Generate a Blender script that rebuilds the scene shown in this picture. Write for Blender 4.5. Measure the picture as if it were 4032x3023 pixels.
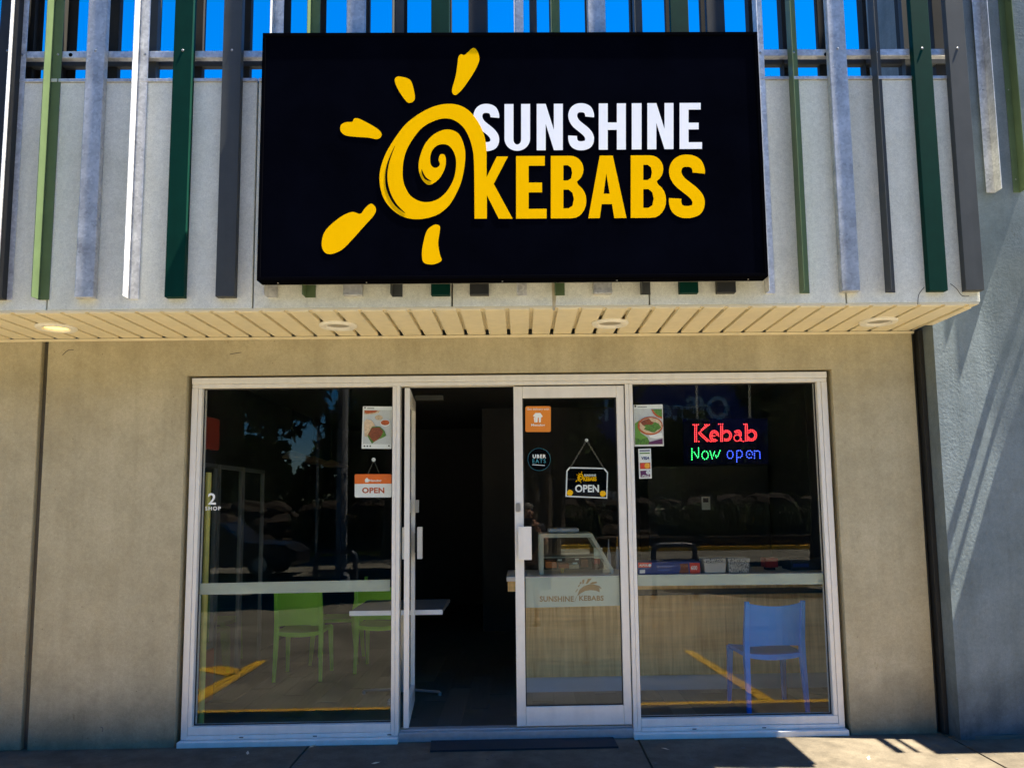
import bpy, bmesh, math, random
from mathutils import Vector, Matrix
from mathutils.geometry import tessellate_polygon
random.seed(7)
sc = bpy.context.scene
for o in list(bpy.data.objects): bpy.data.objects.remove(o)
COL = sc.collection
RAD = math.radians

# ------------------------------------------------------------------ camera
F_PX, CX, CY = 3120.2785, 2105.0983, 1649.1705          # measured in pixels of the 4032 x 3023 photograph
RR = Vector((0.9997643775, -0.0171615397, -0.0132917637))
UU = Vector((0.0113800298, -0.1070514806, 0.9941883501))
FF = Vector((0.0184847059, 0.9941053576, 0.1068309581))
CAM = Vector((0, -5.77, 1.6))
uu = UU if RR.cross(UU).dot(FF) < 0 else -UU
cam_d = bpy.data.cameras.new('camera'); cam = bpy.data.objects.new('camera', cam_d); COL.objects.link(cam)
# rows of the fitted rotation are right, forward-tilted axes: right=RR, up, forward
R_right = Vector((0.9997643775, -0.0171615397, -0.0132917637))
R_up = Vector((0.0113800298, -0.1070514806, 0.9941883501))
R_fwd = Vector((0.0184847059, 0.9941053576, 0.1068309581))
m = Matrix((R_right, R_up, -R_fwd)).transposed().to_4x4(); m.translation = CAM
cam.matrix_world = m
cam_d.sensor_fit = 'HORIZONTAL'; cam_d.sensor_width = 36.0
cam_d.lens = F_PX / 4032 * 36.0
cam_d.shift_x = (2016 - CX) / 4032; cam_d.shift_y = (CY - 1511.5) / 4032
cam_d.clip_start = 0.02; cam_d.clip_end = 2000
sc.camera = cam

def at(px, py, Y=0.0):
    'the point of the plane y = Y that the photograph shows at pixel px, py'
    d = R_right * ((px - CX) / F_PX) + R_up * (-(py - CY) / F_PX) + R_fwd
    return CAM + d * ((Y - CAM.y) / d.y)
def on_z(px, py, Z=0.0):
    d = R_right * ((px - CX) / F_PX) + R_up * (-(py - CY) / F_PX) + R_fwd
    return CAM + d * ((Z - CAM.z) / d.z)
def mir(px, py, Y):
    'where something reflected in the shop glass really stands, Y metres in front of the shop'
    p = at(px, py, Y + 0.1); return Vector((p.x, -Y, p.z))
def mir_z(px, py, Z):
    p = on_z(px, py, Z); return Vector((p.x, -(p.y - 0.1), Z))

# ------------------------------------------------------------------ sky, sun, exposure
SUN = Vector((0.40, -0.05, 1.0)).normalized()
w = bpy.data.worlds.new('World'); sc.world = w; w.use_nodes = True
nt = w.node_tree; bg = nt.nodes['Background']
sky = nt.nodes.new('ShaderNodeTexSky'); sky.sky_type = 'NISHITA'; sky.sun_disc = False
sky.sun_elevation = math.asin(SUN.z); sky.sun_rotation = math.atan2(SUN.x, SUN.y)
sky.air_density = 1.0; sky.dust_density = 0.1; sky.ozone_density = 6.0
hs = nt.nodes.new('ShaderNodeHueSaturation'); hs.inputs['Saturation'].default_value = 1.6; hs.inputs['Value'].default_value = 1.0; hs.inputs['Hue'].default_value = 0.508
nt.links.new(sky.outputs[0], hs.inputs['Color']); nt.links.new(hs.outputs[0], bg.inputs[0])
bg.inputs[1].default_value = 0.052
sd = bpy.data.lights.new('sun', 'SUN'); sd.energy = 5.0; sd.angle = RAD(0.5); sd.color = (1.0, 0.93, 0.80)
so = bpy.data.objects.new('sun', sd); COL.objects.link(so); so.rotation_euler = SUN.to_track_quat('Z', 'Y').to_euler(); so.location = (4, -4, 12)
sc.view_settings.view_transform = 'Standard'; sc.view_settings.look = 'None'
sc.view_settings.exposure = 2.4; sc.view_settings.gamma = 1.0; sc.view_settings.use_curve_mapping = False
sc.cycles.max_bounces = 10; sc.cycles.transparent_max_bounces = 24; sc.cycles.diffuse_bounces = 5
sc.cycles.sample_clamp_indirect = 6.0; sc.cycles.use_denoising = True

# ------------------------------------------------------------------ materials
def nodes(name):
    m = bpy.data.materials.new(name); m.use_nodes = True
    return m, m.node_tree, m.node_tree.nodes['Principled BSDF']
def mat(name, col, rough=0.5, metal=0.0, var=0.12, scale=6.0, bump=0.0, bscale=120.0, spec=0.5, streak=0.0, tint=None, bdist=0.002):
    'painted / plain surface: colour varied by noise, optional run-down streaks and fine relief'
    m, t, p = nodes(name); N = t.nodes.new; L = t.links.new
    tc = N('ShaderNodeTexCoord'); n1 = N('ShaderNodeTexNoise'); n1.inputs['Scale'].default_value = scale; n1.inputs['Detail'].default_value = 8; n1.inputs['Roughness'].default_value = 0.65
    L(tc.outputs['Object'], n1.inputs['Vector'])
    cr = N('ShaderNodeValToRGB'); e = cr.color_ramp.elements
    c2 = tint or col
    e[0].position = 0.3; e[0].color = (*[max(0, c * (1 - var)) for c in col], 1)
    e[1].position = 0.7; e[1].color = (*[min(1, c * (1 + var)) for c in c2], 1)
    L(n1.outputs['Fac'], cr.inputs[0]); out = cr.outputs[0]
    if streak:
        mp = N('ShaderNodeMapping'); mp.inputs['Scale'].default_value = (14, 14, 0.7); L(tc.outputs['Object'], mp.inputs[0])
        n2 = N('ShaderNodeTexNoise'); n2.inputs['Scale'].default_value = 1.0; n2.inputs['Detail'].default_value = 6; L(mp.outputs[0], n2.inputs['Vector'])
        r2 = N('ShaderNodeValToRGB'); r2.color_ramp.elements[0].position = 0.35; r2.color_ramp.elements[1].position = 0.6
        r2.color_ramp.elements[0].color = (1 - streak, 1 - streak, 1 - streak * 1.1, 1); r2.color_ramp.elements[1].color = (1, 1, 1, 1); L(n2.outputs['Fac'], r2.inputs[0])
        mx = N('ShaderNodeMixRGB'); mx.blend_type = 'MULTIPLY'; mx.inputs[0].default_value = 1; L(out, mx.inputs[1]); L(r2.outputs[0], mx.inputs[2]); out = mx.outputs[0]
    L(out, p.inputs['Base Color'])
    p.inputs['Roughness'].default_value = rough; p.inputs['Metallic'].default_value = metal
    p.inputs['Specular IOR Level'].default_value = spec
    if bump:
        n3 = N('ShaderNodeTexNoise'); n3.inputs['Scale'].default_value = bscale; n3.inputs['Detail'].default_value = 5; L(tc.outputs['Object'], n3.inputs['Vector'])
        b = N('ShaderNodeBump'); b.inputs['Strength'].default_value = bump; b.inputs['Distance'].default_value = bdist; L(n3.outputs['Fac'], b.inputs['Height']); L(b.outputs[0], p.inputs['Normal'])
    return m
def concrete(name, col, col2, stain=0.35, bump=0.35, bscale=70, pit=True, bdist=0.004, blotch=1.3, patchy=False, base_shade=0.0):
    m, t, p = nodes(name); N = t.nodes.new; L = t.links.new
    tc = N('ShaderNodeTexCoord').outputs['Object']
    def noise(scale, detail=8, vec=None, rough=0.6):
        n = N('ShaderNodeTexNoise'); n.inputs['Scale'].default_value = scale; n.inputs['Detail'].default_value = detail; n.inputs['Roughness'].default_value = rough
        L(vec or tc, n.inputs['Vector']); return n.outputs['Fac']
    def ramp(f, a, b, ca, cb):
        r = N('ShaderNodeValToRGB'); r.color_ramp.elements[0].position = a; r.color_ramp.elements[1].position = b
        r.color_ramp.elements[0].color = (*ca, 1); r.color_ramp.elements[1].color = (*cb, 1); L(f, r.inputs[0]); return r.outputs[0]
    def mul(a, b, f=1.0):
        x = N('ShaderNodeMixRGB'); x.blend_type = 'MULTIPLY'; x.inputs[0].default_value = f; L(a, x.inputs[1]); L(b, x.inputs[2]); return x.outputs[0]
    c = ramp(noise(blotch, 6), 0.32, 0.68, col, col2)
    s = 1 - stain
    mp = N('ShaderNodeMapping'); mp.inputs['Scale'].default_value = (9, 9, 0.6); L(tc, mp.inputs[0])
    c = mul(c, ramp(noise(1, 7, mp.outputs[0]), 0.30, 0.58, (s, s, s * 0.97), (1, 1, 1)), 0.35)
    c = mul(c, ramp(noise(4.5, 10, rough=0.75), 0.28, 0.55, (s + .1, s + .1, s + .08), (1, 1, 1)), 0.8)
    c = mul(c, ramp(noise(160, 3), 0.3, 0.7, (0.86, 0.86, 0.86), (1.08, 1.08, 1.08)))
    if pit:
        v = N('ShaderNodeTexVoronoi'); v.inputs['Scale'].default_value = 9; L(tc, v.inputs['Vector'])
        c = mul(c, ramp(v.outputs['Distance'], 0.02, 0.05, (0.55, 0.53, 0.5), (1, 1, 1)))
    c = mul(c, ramp(noise(42, 7, rough=0.7), 0.3, 0.7, (0.88, 0.88, 0.87), (1.07, 1.07, 1.07)))
    # sparse scuffs with a shape of their own
    mp3 = N('ShaderNodeMapping'); mp3.inputs['Scale'].default_value = (16, 16, 5); mp3.inputs['Rotation'].default_value = (0, 0.2, 0); L(tc, mp3.inputs[0])
    c = mul(c, ramp(noise(1, 4, mp3.outputs[0], 0.8), 0.66, 0.74, (1, 1, 1), (0.72, 0.70, 0.66)), 0.9)
    if base_shade:  # shade at the wall foot painted into the colour, edge broken by noise
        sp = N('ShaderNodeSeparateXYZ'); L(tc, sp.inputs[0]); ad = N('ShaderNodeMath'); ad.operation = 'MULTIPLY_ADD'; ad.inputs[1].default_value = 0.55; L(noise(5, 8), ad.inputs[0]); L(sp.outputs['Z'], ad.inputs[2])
        c = mul(c, ramp(ad.outputs[0], 0.25, 0.75, (0.42, 0.41, 0.40), (1, 1, 1)), base_shade)
    L(c, p.inputs['Base Color']); p.inputs['Roughness'].default_value = 0.85; p.inputs['Specular IOR Level'].default_value = 0.25
    b = N('ShaderNodeBump'); b.inputs['Strength'].default_value = bump; b.inputs['Distance'].default_value = bdist
    L(noise(bscale, 6), b.inputs['Height']); L(b.outputs[0], p.inputs['Normal'])
    if patchy: L(ramp(noise(2.2, 5), 0.35, 0.65, (bump * .35,) * 3, (bump * 1.2,) * 3), b.inputs['Strength'])
    return m
def galv(name, base=0.42, tint=(1, 0.985, 0.94), rough=0.5):
    m, t, p = nodes(name); N = t.nodes.new; L = t.links.new
    tc = N('ShaderNodeTexCoord').outputs['Object']
    v = N('ShaderNodeTexVoronoi'); v.inputs['Scale'].default_value = 60; L(tc, v.inputs['Vector'])
    n = N('ShaderNodeTexNoise'); n.inputs['Scale'].default_value = 9; n.inputs['Detail'].default_value = 9; L(tc, n.inputs['Vector'])
    ad = N('ShaderNodeMath'); ad.operation = 'MULTIPLY_ADD'; L(v.outputs['Color'], ad.inputs[0]); ad.inputs[1].default_value = 0.35; L(n.outputs['Fac'], ad.inputs[2])
    r = N('ShaderNodeValToRGB'); r.color_ramp.elements[0].position = 0.35; r.color_ramp.elements[1].position = 0.95
    r.color_ramp.elements[0].color = (*[base * 0.62 * k for k in tint], 1); r.color_ramp.elements[1].color = (*[base * 1.25 * k for k in tint], 1)
    L(ad.outputs[0], r.inputs[0]); L(r.outputs[0], p.inputs['Base Color'])
    p.inputs['Metallic'].default_value = 0.35; p.inputs['Roughness'].default_value = rough
    return m
def emis(name, col, s):
    m, t, p = nodes(name); p.inputs['Base Color'].default_value = (*col, 1); p.inputs['Emission Color'].default_value = (*col, 1); p.inputs['Emission Strength'].default_value = s; return m
def glass(name, tint=(0.97, 0.98, 0.97), f0=0.018):
    m = bpy.data.materials.new(name); m.use_nodes = True; t = m.node_tree; N = t.nodes.new; L = t.links.new
    t.nodes.remove(t.nodes['Principled BSDF']); out = t.nodes['Material Output']
    tr = N('ShaderNodeBsdfTransparent'); tr.inputs[0].default_value = (*tint, 1)
    gl = N('ShaderNodeBsdfGlossy'); gl.inputs['Roughness'].default_value = 0.0; gl.inputs['Color'].default_value = (1, 1, 1, 1)
    lw = N('ShaderNodeLayerWeight'); lw.inputs['Blend'].default_value = 0.5
    pw = N('ShaderNodeMath'); pw.operation = 'POWER'; pw.inputs[1].default_value = 5; L(lw.outputs['Facing'], pw.inputs[0])
    ma = N('ShaderNodeMath'); ma.operation = 'MULTIPLY_ADD'; ma.inputs[1].default_value = 1 - f0; ma.inputs[2].default_value = f0; L(pw.outputs[0], ma.inputs[0])
    mx = N('ShaderNodeMixShader'); L(ma.outputs[0], mx.inputs[0]); L(tr.outputs[0], mx.inputs[1]); L(gl.outputs[0], mx.inputs[2]); L(mx.outputs[0], out.inputs[0])
    return m
def wood(name, c1, c2):
    m, t, p = nodes(name); N = t.nodes.new; L = t.links.new
    tc = N('ShaderNodeTexCoord').outputs['Object']
    mp = N('ShaderNodeMapping'); mp.inputs['Scale'].default_value = (22, 22, 1.4); L(tc, mp.inputs[0])
    n = N('ShaderNodeTexNoise'); n.inputs['Scale'].default_value = 1; n.inputs['Detail'].default_value = 9; n.inputs['Roughness'].default_value = 0.7; n.inputs['Distortion'].default_value = 0.6; L(mp.outputs[0], n.inputs['Vector'])
    r = N('ShaderNodeValToRGB'); r.color_ramp.elements[0].position = 0.33; r.color_ramp.elements[1].position = 0.66
    r.color_ramp.elements[0].color = (*c1, 1); r.color_ramp.elements[1].color = (*c2, 1); L(n.outputs['Fac'], r.inputs[0])
    mp2 = N('ShaderNodeMapping'); mp2.inputs['Scale'].default_value = (1, 1, 26); L(tc, mp2.inputs[0])
    n2 = N('ShaderNodeTexNoise'); n2.inputs['Scale'].default_value = 1.5; n2.inputs['Detail'].default_value = 5; L(mp2.outputs[0], n2.inputs['Vector'])
    r2 = N('ShaderNodeValToRGB'); r2.color_ramp.elements[0].position = 0.3; r2.color_ramp.elements[1].position = 0.6; r2.color_ramp.elements[0].color = (.8, .8, .8, 1); L(n2.outputs['Fac'], r2.inputs[0])
    mx = N('ShaderNodeMixRGB'); mx.blend_type = 'MULTIPLY'; mx.inputs[0].default_value = 0.8; L(r.outputs[0], mx.inputs[1]); L(r2.outputs[0], mx.inputs[2])
    L(mx.outputs[0], p.inputs['Base Color']); p.inputs['Roughness'].default_value = 0.5; p.inputs['Specular IOR Level'].default_value = 0.1
    return m
def leaf(name, c1, c2):
    m, t, p = nodes(name); N = t.nodes.new; L = t.links.new
    oi = N('ShaderNodeTexNoise'); oi.inputs['Scale'].default_value = 1.7; oi.inputs['Detail'].default_value = 8; tc = N('ShaderNodeTexCoord'); L(tc.outputs['Object'], oi.inputs['Vector'])
    r = N('ShaderNodeValToRGB'); r.color_ramp.elements[0].position = 0.35; r.color_ramp.elements[1].position = 0.65; r.color_ramp.elements[0].color = (*c1, 1); r.color_ramp.elements[1].color = (*c2, 1); L(oi.outputs['Fac'], r.inputs[0])
    L(r.outputs[0], p.inputs['Base Color']); p.inputs['Roughness'].default_value = 0.5
    return m
M = dict(
    wall=concrete('wall_concrete', (0.42, 0.36, 0.225), (0.52, 0.455, 0.30), stain=0.3, bump=0.3, base_shade=0.9),
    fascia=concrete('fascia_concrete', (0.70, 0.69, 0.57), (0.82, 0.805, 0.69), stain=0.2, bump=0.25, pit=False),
    render=concrete('textured_render', (0.135, 0.17, 0.182), (0.205, 0.245, 0.26), stain=0.4, bump=0.6, bscale=48, pit=False, bdist=0.006, patchy=True, base_shade=0.8),
    pave=concrete('paving_concrete', (0.085, 0.070, 0.048), (0.15, 0.122, 0.084), stain=0.55, bump=0.5, bscale=60, blotch=2.5),
    soffit=mat('soffit_paint', (0.73, 0.645, 0.435), 0.55, var=0.05, scale=3, bump=0.05, streak=0.06),
    trim=mat('dark_trim', (0.10, 0.09, 0.07), 0.6, var=0.2),
    alu=mat('aluminium_frame', (0.76, 0.73, 0.66), 0.45, 0.1, var=0.05, scale=12, bump=0.04, streak=0.06),
    alud=mat('aluminium_track', (0.45, 0.46, 0.46), 0.4, 0.5, var=0.1, scale=20),
    seal=mat('black_seal', (0.012, 0.012, 0.012), 0.6),
    galv=galv('galvanised_steel', 0.46), galvp=galv('pale_galvanised', 0.62), rail=galv('rail_galvanised', 0.55, rough=0.4),
    green=mat('light_green_paint', (0.10, 0.145, 0.065), 0.5, spec=0.25, var=0.12, scale=8, streak=0.1, bump=0.05),
    dgreen=mat('dark_green_paint', (0.001, 0.030, 0.019), 0.6, spec=0.08, var=0.12, scale=8, streak=0.1),
    dgrey=mat('dark_grey_paint', (0.030, 0.030, 0.028), 0.55, spec=0.2, var=0.12, scale=8, streak=0.12),
    mgrey=mat('mid_grey_paint', (0.060, 0.063, 0.060), 0.55, spec=0.2, var=0.1, scale=8, streak=0.1),
    backdark=mat('back_row_shade', (0.022, 0.020, 0.016), 0.7, spec=0.2, var=0.2),  # back louvre row: its shade is put into the colour
    cabf=mat('cabinet_trim', (0.12, 0.125, 0.12), 0.4, 0.3), hole=mat('hole_black', (0.003, 0.003, 0.003), 0.9, spec=0.0),
    ypost=mat('pale_yellow_paint', (0.52, 0.48, 0.12), 0.5, var=0.12, scale=14),
    screw=mat('screw_steel', (0.30, 0.30, 0.29), 0.35, 0.8),
    signface=mat('sign_face_black', (0.0015, 0.0018, 0.004), 0.7, var=0.3, spec=0.0, scale=2),
    signbox=mat('sign_box_black', (0.002, 0.002, 0.003), 0.6, spec=0.0), signback=mat('sign_return_grey', (0.16, 0.15, 0.13), 0.5),
    yellow=mat('sign_yellow', (0.98, 0.52, 0.001), 0.6, spec=0.0, var=0.03, scale=3), white=mat('sign_white', (0.90, 0.90, 0.90), 0.6, spec=0.0, var=0.03, scale=4),
    vwhite=mat('print_white', (0.80, 0.82, 0.78), 0.5, var=0.03), vblack=mat('print_black', (0.003, 0.003, 0.004), 0.7, spec=0.0),
    orange=mat('print_orange', (0.80, 0.16, 0.015), 0.5, var=0.04), orange2=mat('sticker_orange', (0.70, 0.22, 0.015), 0.5, var=0.05), rust=mat('print_rust', (0.50, 0.10, 0.02), 0.5),
    frost=mat('frosted_film', (0.33, 0.37, 0.30), 0.6, var=0.06, scale=5),
    glass=glass('window_glass'),
    glassu=glass('upper_glass', (0.25, 0.5, 0.55), 0.35), cglass=glass('cabinet_glass', (0.9, 0.95, 0.93), 0.05),
    wood=wood('counter_laminate', (0.50, 0.285, 0.085), (0.86, 0.57, 0.23)),
    bench=mat('bench_white', (0.62, 0.60, 0.54), 0.35, var=0.05),
    kick=mat('kick_board', (0.40, 0.44, 0.44), 0.3, var=0.05),
    floor=mat('shop_floor', (0.07, 0.066, 0.058), 0.45, var=0.25, scale=4),
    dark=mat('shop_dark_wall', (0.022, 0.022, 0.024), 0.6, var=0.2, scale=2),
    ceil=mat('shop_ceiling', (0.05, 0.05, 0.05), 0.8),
    pgreen=mat('chair_green', (0.34, 0.72, 0.06), 0.45, spec=0.15, var=0.04), pblue=mat('chair_blue', (0.001, 0.17, 0.62), 0.45, spec=0.06, var=0.05),
    tabletop=mat('table_laminate', (0.16, 0.16, 0.16), 0.35, var=0.1), tedge=mat('table_edge', (0.86, 0.88, 0.85), 0.4, var=0.03),
    steel=mat('brushed_steel', (0.45, 0.45, 0.44), 0.3, 0.8), red=mat('red_plastic', (0.40, 0.025, 0.02), 0.4), dred=mat('dark_red', (0.24, 0.03, 0.02), 0.5),
    blue=mat('carton_blue', (0.02, 0.05, 0.22), 0.45), matt=mat('rubber_mat', (0.010, 0.010, 0.014), 0.85, bump=0.4, bscale=300),
    lampring=mat('downlight_ring', (0.75, 0.72, 0.62), 0.4), lampin=mat('downlight_glass', (0.27, 0.24, 0.18), 0.3), lamplit=emis('downlight_lit', (1.0, 0.68, 0.18), 0.5),
    ledr=emis('led_red', (1.0, 0.05, 0.06), 1.3), ledg=emis('led_green', (0.05, 1.0, 0.22), 1.3), ledb=emis('led_blue', (0.06, 0.12, 1.0), 1.3),
    ledboard=mat('led_board', (0.003, 0.003, 0.009), 0.7, spec=0.0), chain=mat('chain_steel', (0.16, 0.155, 0.14), 0.4, 0.6),
    asphalt=concrete('asphalt', (0.14, 0.13, 0.105), (0.26, 0.235, 0.185), stain=0.6, bump=0.5, bscale=80, pit=False, blotch=1.1),
    linepaint=mat('yellow_line_paint', (0.75, 0.42, 0.02), 0.6, var=0.12, scale=10),
    leaf1=leaf('tree_leaves', (0.02, 0.045, 0.010), (0.055, 0.10, 0.022)), leaf2=leaf('shrub_leaves', (0.03, 0.05, 0.012), (0.08, 0.11, 0.03)),
    bark=mat('bark', (0.10, 0.075, 0.05), 0.9, bump=0.8, bscale=20, bdist=0.02), rock=concrete('rock', (0.025, 0.018, 0.013), (0.065, 0.047, 0.033), stain=0.5, bump=0.8, bscale=9, pit=False, bdist=0.05),
    soil=mat('garden_soil', (0.05, 0.035, 0.022), 0.95, var=0.3), polec=mat('pole_concrete', (0.26, 0.27, 0.30), 0.8), storeblue=mat('store_blue', (0.02, 0.045, 0.26), 0.5), storetext=mat('store_lettering', (0.62, 0.82, 0.95), 0.5), storewall=mat('store_wall', (0.03, 0.045, 0.11), 0.7),
    carsil=mat('car_silver', (0.55, 0.56, 0.58), 0.25, 0.5), cardark=mat('car_dark', (0.015, 0.016, 0.02), 0.3), carglass=mat('car_glass', (0.02, 0.025, 0.03), 0.08), tyre=mat('tyre', (0.015, 0.015, 0.015), 0.8),
    hoop=mat('hoop_steel', (0.035, 0.05, 0.075), 0.45), skin=mat('skin', (0.50, 0.27, 0.18), 0.55, var=0.06), hair=mat('hair', (0.10, 0.085, 0.07), 0.7), shirt=mat('shirt', (0.012, 0.013, 0.02), 0.8), shorts=mat('shorts', (0.05, 0.05, 0.05), 0.8), shoe=mat('shoes', (0.22, 0.15, 0.08), 0.7), phone=mat('phone', (0.02, 0.02, 0.022), 0.3),
    lime=mat('print_lime', (0.16, 0.36, 0.05), 0.5), meat=mat('print_meat', (0.22, 0.06, 0.02), 0.5, var=0.5, scale=90), bread=mat('print_bread', (0.62, 0.47, 0.30), 0.5, var=0.25, scale=60), salad=mat('print_salad', (0.09, 0.22, 0.03), 0.5, var=0.6, scale=80), tomato=mat('print_sauce', (0.45, 0.10, 0.02), 0.5, var=0.3, scale=60), pgrey=mat('print_grey', (0.58, 0.60, 0.58), 0.5, var=0.08, scale=8), purple=mat('print_purple', (0.12, 0.02, 0.10), 0.5), cred=mat('print_red', (0.70, 0.06, 0.03), 0.5), camber=mat('print_amber', (0.85, 0.40, 0.03), 0.5), navy=mat('print_navy', (0.02, 0.03, 0.16), 0.5), cyan=mat('print_cyan', (0.05, 0.30, 0.38), 0.5), foil=mat('foil', (0.6, 0.6, 0.55), 0.3, 0.6, bump=0.6, bscale=60, bdist=0.01),
)

# ------------------------------------------------------------------ mesh helpers
def origin(p):
    v = Vector((0, 0, 0))
    while p is not None: v += p.location; p = p.parent
    return v
class MB:
    def __init__(s): s.v = []; s.f = []; s.mi = []; s.cur = 0
    def add(s, vs, fs):
        o = len(s.v); s.v += [tuple(v) for v in vs]; s.f += [tuple(i + o for i in f) for f in fs]; s.mi += [s.cur] * len(fs); return s
    def box(s, x0, x1, y0, y1, z0, z1):
        x0, x1 = sorted((x0, x1)); y0, y1 = sorted((y0, y1)); z0, z1 = sorted((z0, z1))
        return s.add([(x0, y0, z0), (x1, y0, z0), (x1, y1, z0), (x0, y1, z0), (x0, y0, z1), (x1, y0, z1), (x1, y1, z1), (x0, y1, z1)],
                     [(0, 3, 2, 1), (4, 5, 6, 7), (0, 1, 5, 4), (1, 2, 6, 5), (2, 3, 7, 6), (3, 0, 4, 7)])
    def prism(s, loops, d, axis=None):
        'loops: list of 3-D outlines (first outer, others holes), pushed through by the vector d'
        loops = [[Vector(p) for p in l] for l in loops]; d = Vector(d)
        flat = [p for l in loops for p in l]; n = len(flat)
        tris = tessellate_polygon(loops); fs = []
        nrm = Vector((0, 0, 0))
        for a, b, c in tris: nrm += (flat[b] - flat[a]).cross(flat[c] - flat[a])
        flip = nrm.dot(d) > 0
        for a, b, c in tris:
            fs.append((a, c, b) if flip else (a, b, c)); fs.append((a + n, b + n, c + n) if flip else (a + n, c + n, b + n))
        k = 0
        for l in loops:
            for i in range(len(l)):
                a = k + i; b = k + (i + 1) % len(l); fs.append((a, b, b + n, a + n))
            k += len(l)
        return s.add(flat + [p + d for p in flat], fs)
    def tube(s, pts, r, n=8, cap=True):
        pts = [Vector(p) for p in pts]; rs = r if isinstance(r, (list, tuple)) else [r] * len(pts)
        vs = []; fs = []; up = Vector((0.13, 0.31, 0.94)).normalized()
        for i, p in enumerate(pts):
            t = (pts[min(i + 1, len(pts) - 1)] - pts[max(i - 1, 0)]).normalized()
            a = t.cross(up)
            if a.length < 1e-3: a = t.cross(Vector((1, 0, 0)))
            a.normalize(); b = t.cross(a)
            for k in range(n):
                th = 2 * math.pi * k / n; vs.append(p + (a * math.cos(th) + b * math.sin(th)) * rs[i])
        for i in range(len(pts) - 1):
            for k in range(n): fs.append((i * n + k, i * n + (k + 1) % n, (i + 1) * n + (k + 1) % n, (i + 1) * n + k))
        if cap: fs += [tuple(range(n))[::-1], tuple((len(pts) - 1) * n + k for k in range(n))]
        return s.add(vs, fs)
    def lathe(s, c, prof, n=24):
        'prof: (radius, z) from bottom to top round the vertical axis through c'
        c = Vector(c); vs = []; fs = []
        for r, z in prof:
            for k in range(n): th = 2 * math.pi * k / n; vs.append(c + Vector((r * math.cos(th), r * math.sin(th), z)))
        for i in range(len(prof) - 1):
            for k in range(n): fs.append((i * n + k, i * n + (k + 1) % n, (i + 1) * n + (k + 1) % n, (i + 1) * n + k))
        fs += [tuple(range(n))[::-1], tuple((len(prof) - 1) * n + k for k in range(n))]
        return s.add(vs, fs)
    def ball(s, c, r, n=8, mrows=5, sx=1, sy=1, sz=1, jit=0.0):
        c = Vector(c); vs = [c + Vector((0, 0, -r * sz))]; fs = []
        for i in range(1, mrows):
            ph = -math.pi / 2 + math.pi * i / mrows
            for k in range(n):
                th = 2 * math.pi * k / n; q = r * (1 + random.uniform(-jit, jit))
                vs.append(c + Vector((q * sx * math.cos(ph) * math.cos(th), q * sy * math.cos(ph) * math.sin(th), q * sz * math.sin(ph))))
        vs.append(c + Vector((0, 0, r * sz)))
        for k in range(n): fs.append((0, 1 + (k + 1) % n, 1 + k)); fs.append((len(vs) - 1, len(vs) - 1 - n + k, len(vs) - 1 - n + (k + 1) % n))
        for i in range(mrows - 2):
            for k in range(n): a = 1 + i * n; fs.append((a + k, a + (k + 1) % n, a + n + (k + 1) % n, a + n + k))
        return s.add(vs, fs)
    def build(s, name, m, parent=None, bevel=0.0, smooth=False, label=None, kind=None, seg=2):
        me = bpy.data.meshes.new(name); off = origin(parent)
        me.from_pydata([(x - off.x, y - off.y, z - off.z) for x, y, z in s.v], [], s.f)
        for mm in (m if isinstance(m, (list, tuple)) else [m]): me.materials.append(mm)
        if isinstance(m, (list, tuple)):
            for p, i in zip(me.polygons, s.mi): p.material_index = i
        bm = bmesh.new(); bm.from_mesh(me)
        if bevel:
            bmesh.ops.bevel(bm, geom=[e for e in bm.edges if len(e.link_faces) == 2 and e.calc_face_angle(0) > 0.6], offset=bevel, segments=seg, profile=0.5, affect='EDGES', clamp_overlap=True)
        bmesh.ops.recalc_face_normals(bm, faces=bm.faces); bm.to_mesh(me); bm.free()
        if smooth:
            for p in me.polygons: p.use_smooth = True
        o = bpy.data.objects.new(name, me); COL.objects.link(o)
        if parent is not None: o.parent = parent
        if label: o['label'] = label
        if kind: o['kind'] = kind
        return o
def thing(name, label, cat, loc=(0, 0, 0), group=None):
    o = bpy.data.objects.new(name, None); COL.objects.link(o); o.location = loc; o.empty_display_size = 0.1
    o['label'] = label; o['category'] = cat
    if group: o['group'] = group
    return o
def tag(o, label, cat, group=None):
    o['label'] = label; o['category'] = cat
    if group: o['group'] = group
    return o
def struct(o): o['kind'] = 'structure'; return o
def copy_tree(o, parent=None):
    c = o.copy(); COL.objects.link(c)
    if parent is not None: c.parent = parent
    for ch in list(o.children): copy_tree(ch, c)
    return c
def smooth_loop(pts, k=4):
    'closed Catmull-Rom through 2-D points'
    n = len(pts); out = []
    for i in range(n):
        p0, p1, p2, p3 = (Vector(pts[(i + j - 1) % n]) for j in range(4))
        for s in range(k):
            t = s / k
            out.append(0.5 * ((2 * p1) + (-p0 + p2) * t + (2 * p0 - 5 * p1 + 4 * p2 - p3) * t * t + (-p0 + 3 * p1 - 3 * p2 + p3) * t ** 3))
    return [(p.x, p.y) for p in out]
def smooth_line(pts, k=5):
    out = []; n = len(pts)
    for i in range(n - 1):
        p0, p1, p2, p3 = (Vector(pts[min(max(i + j - 1, 0), n - 1)]) for j in range(4))
        for s in range(k):
            t = s / k
            out.append(0.5 * ((2 * p1) + (-p0 + p2) * t + (2 * p0 - 5 * p1 + 4 * p2 - p3) * t * t + (-p0 + 3 * p1 - 3 * p2 + p3) * t ** 3))
    out.append(Vector(pts[-1])); return out
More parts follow.
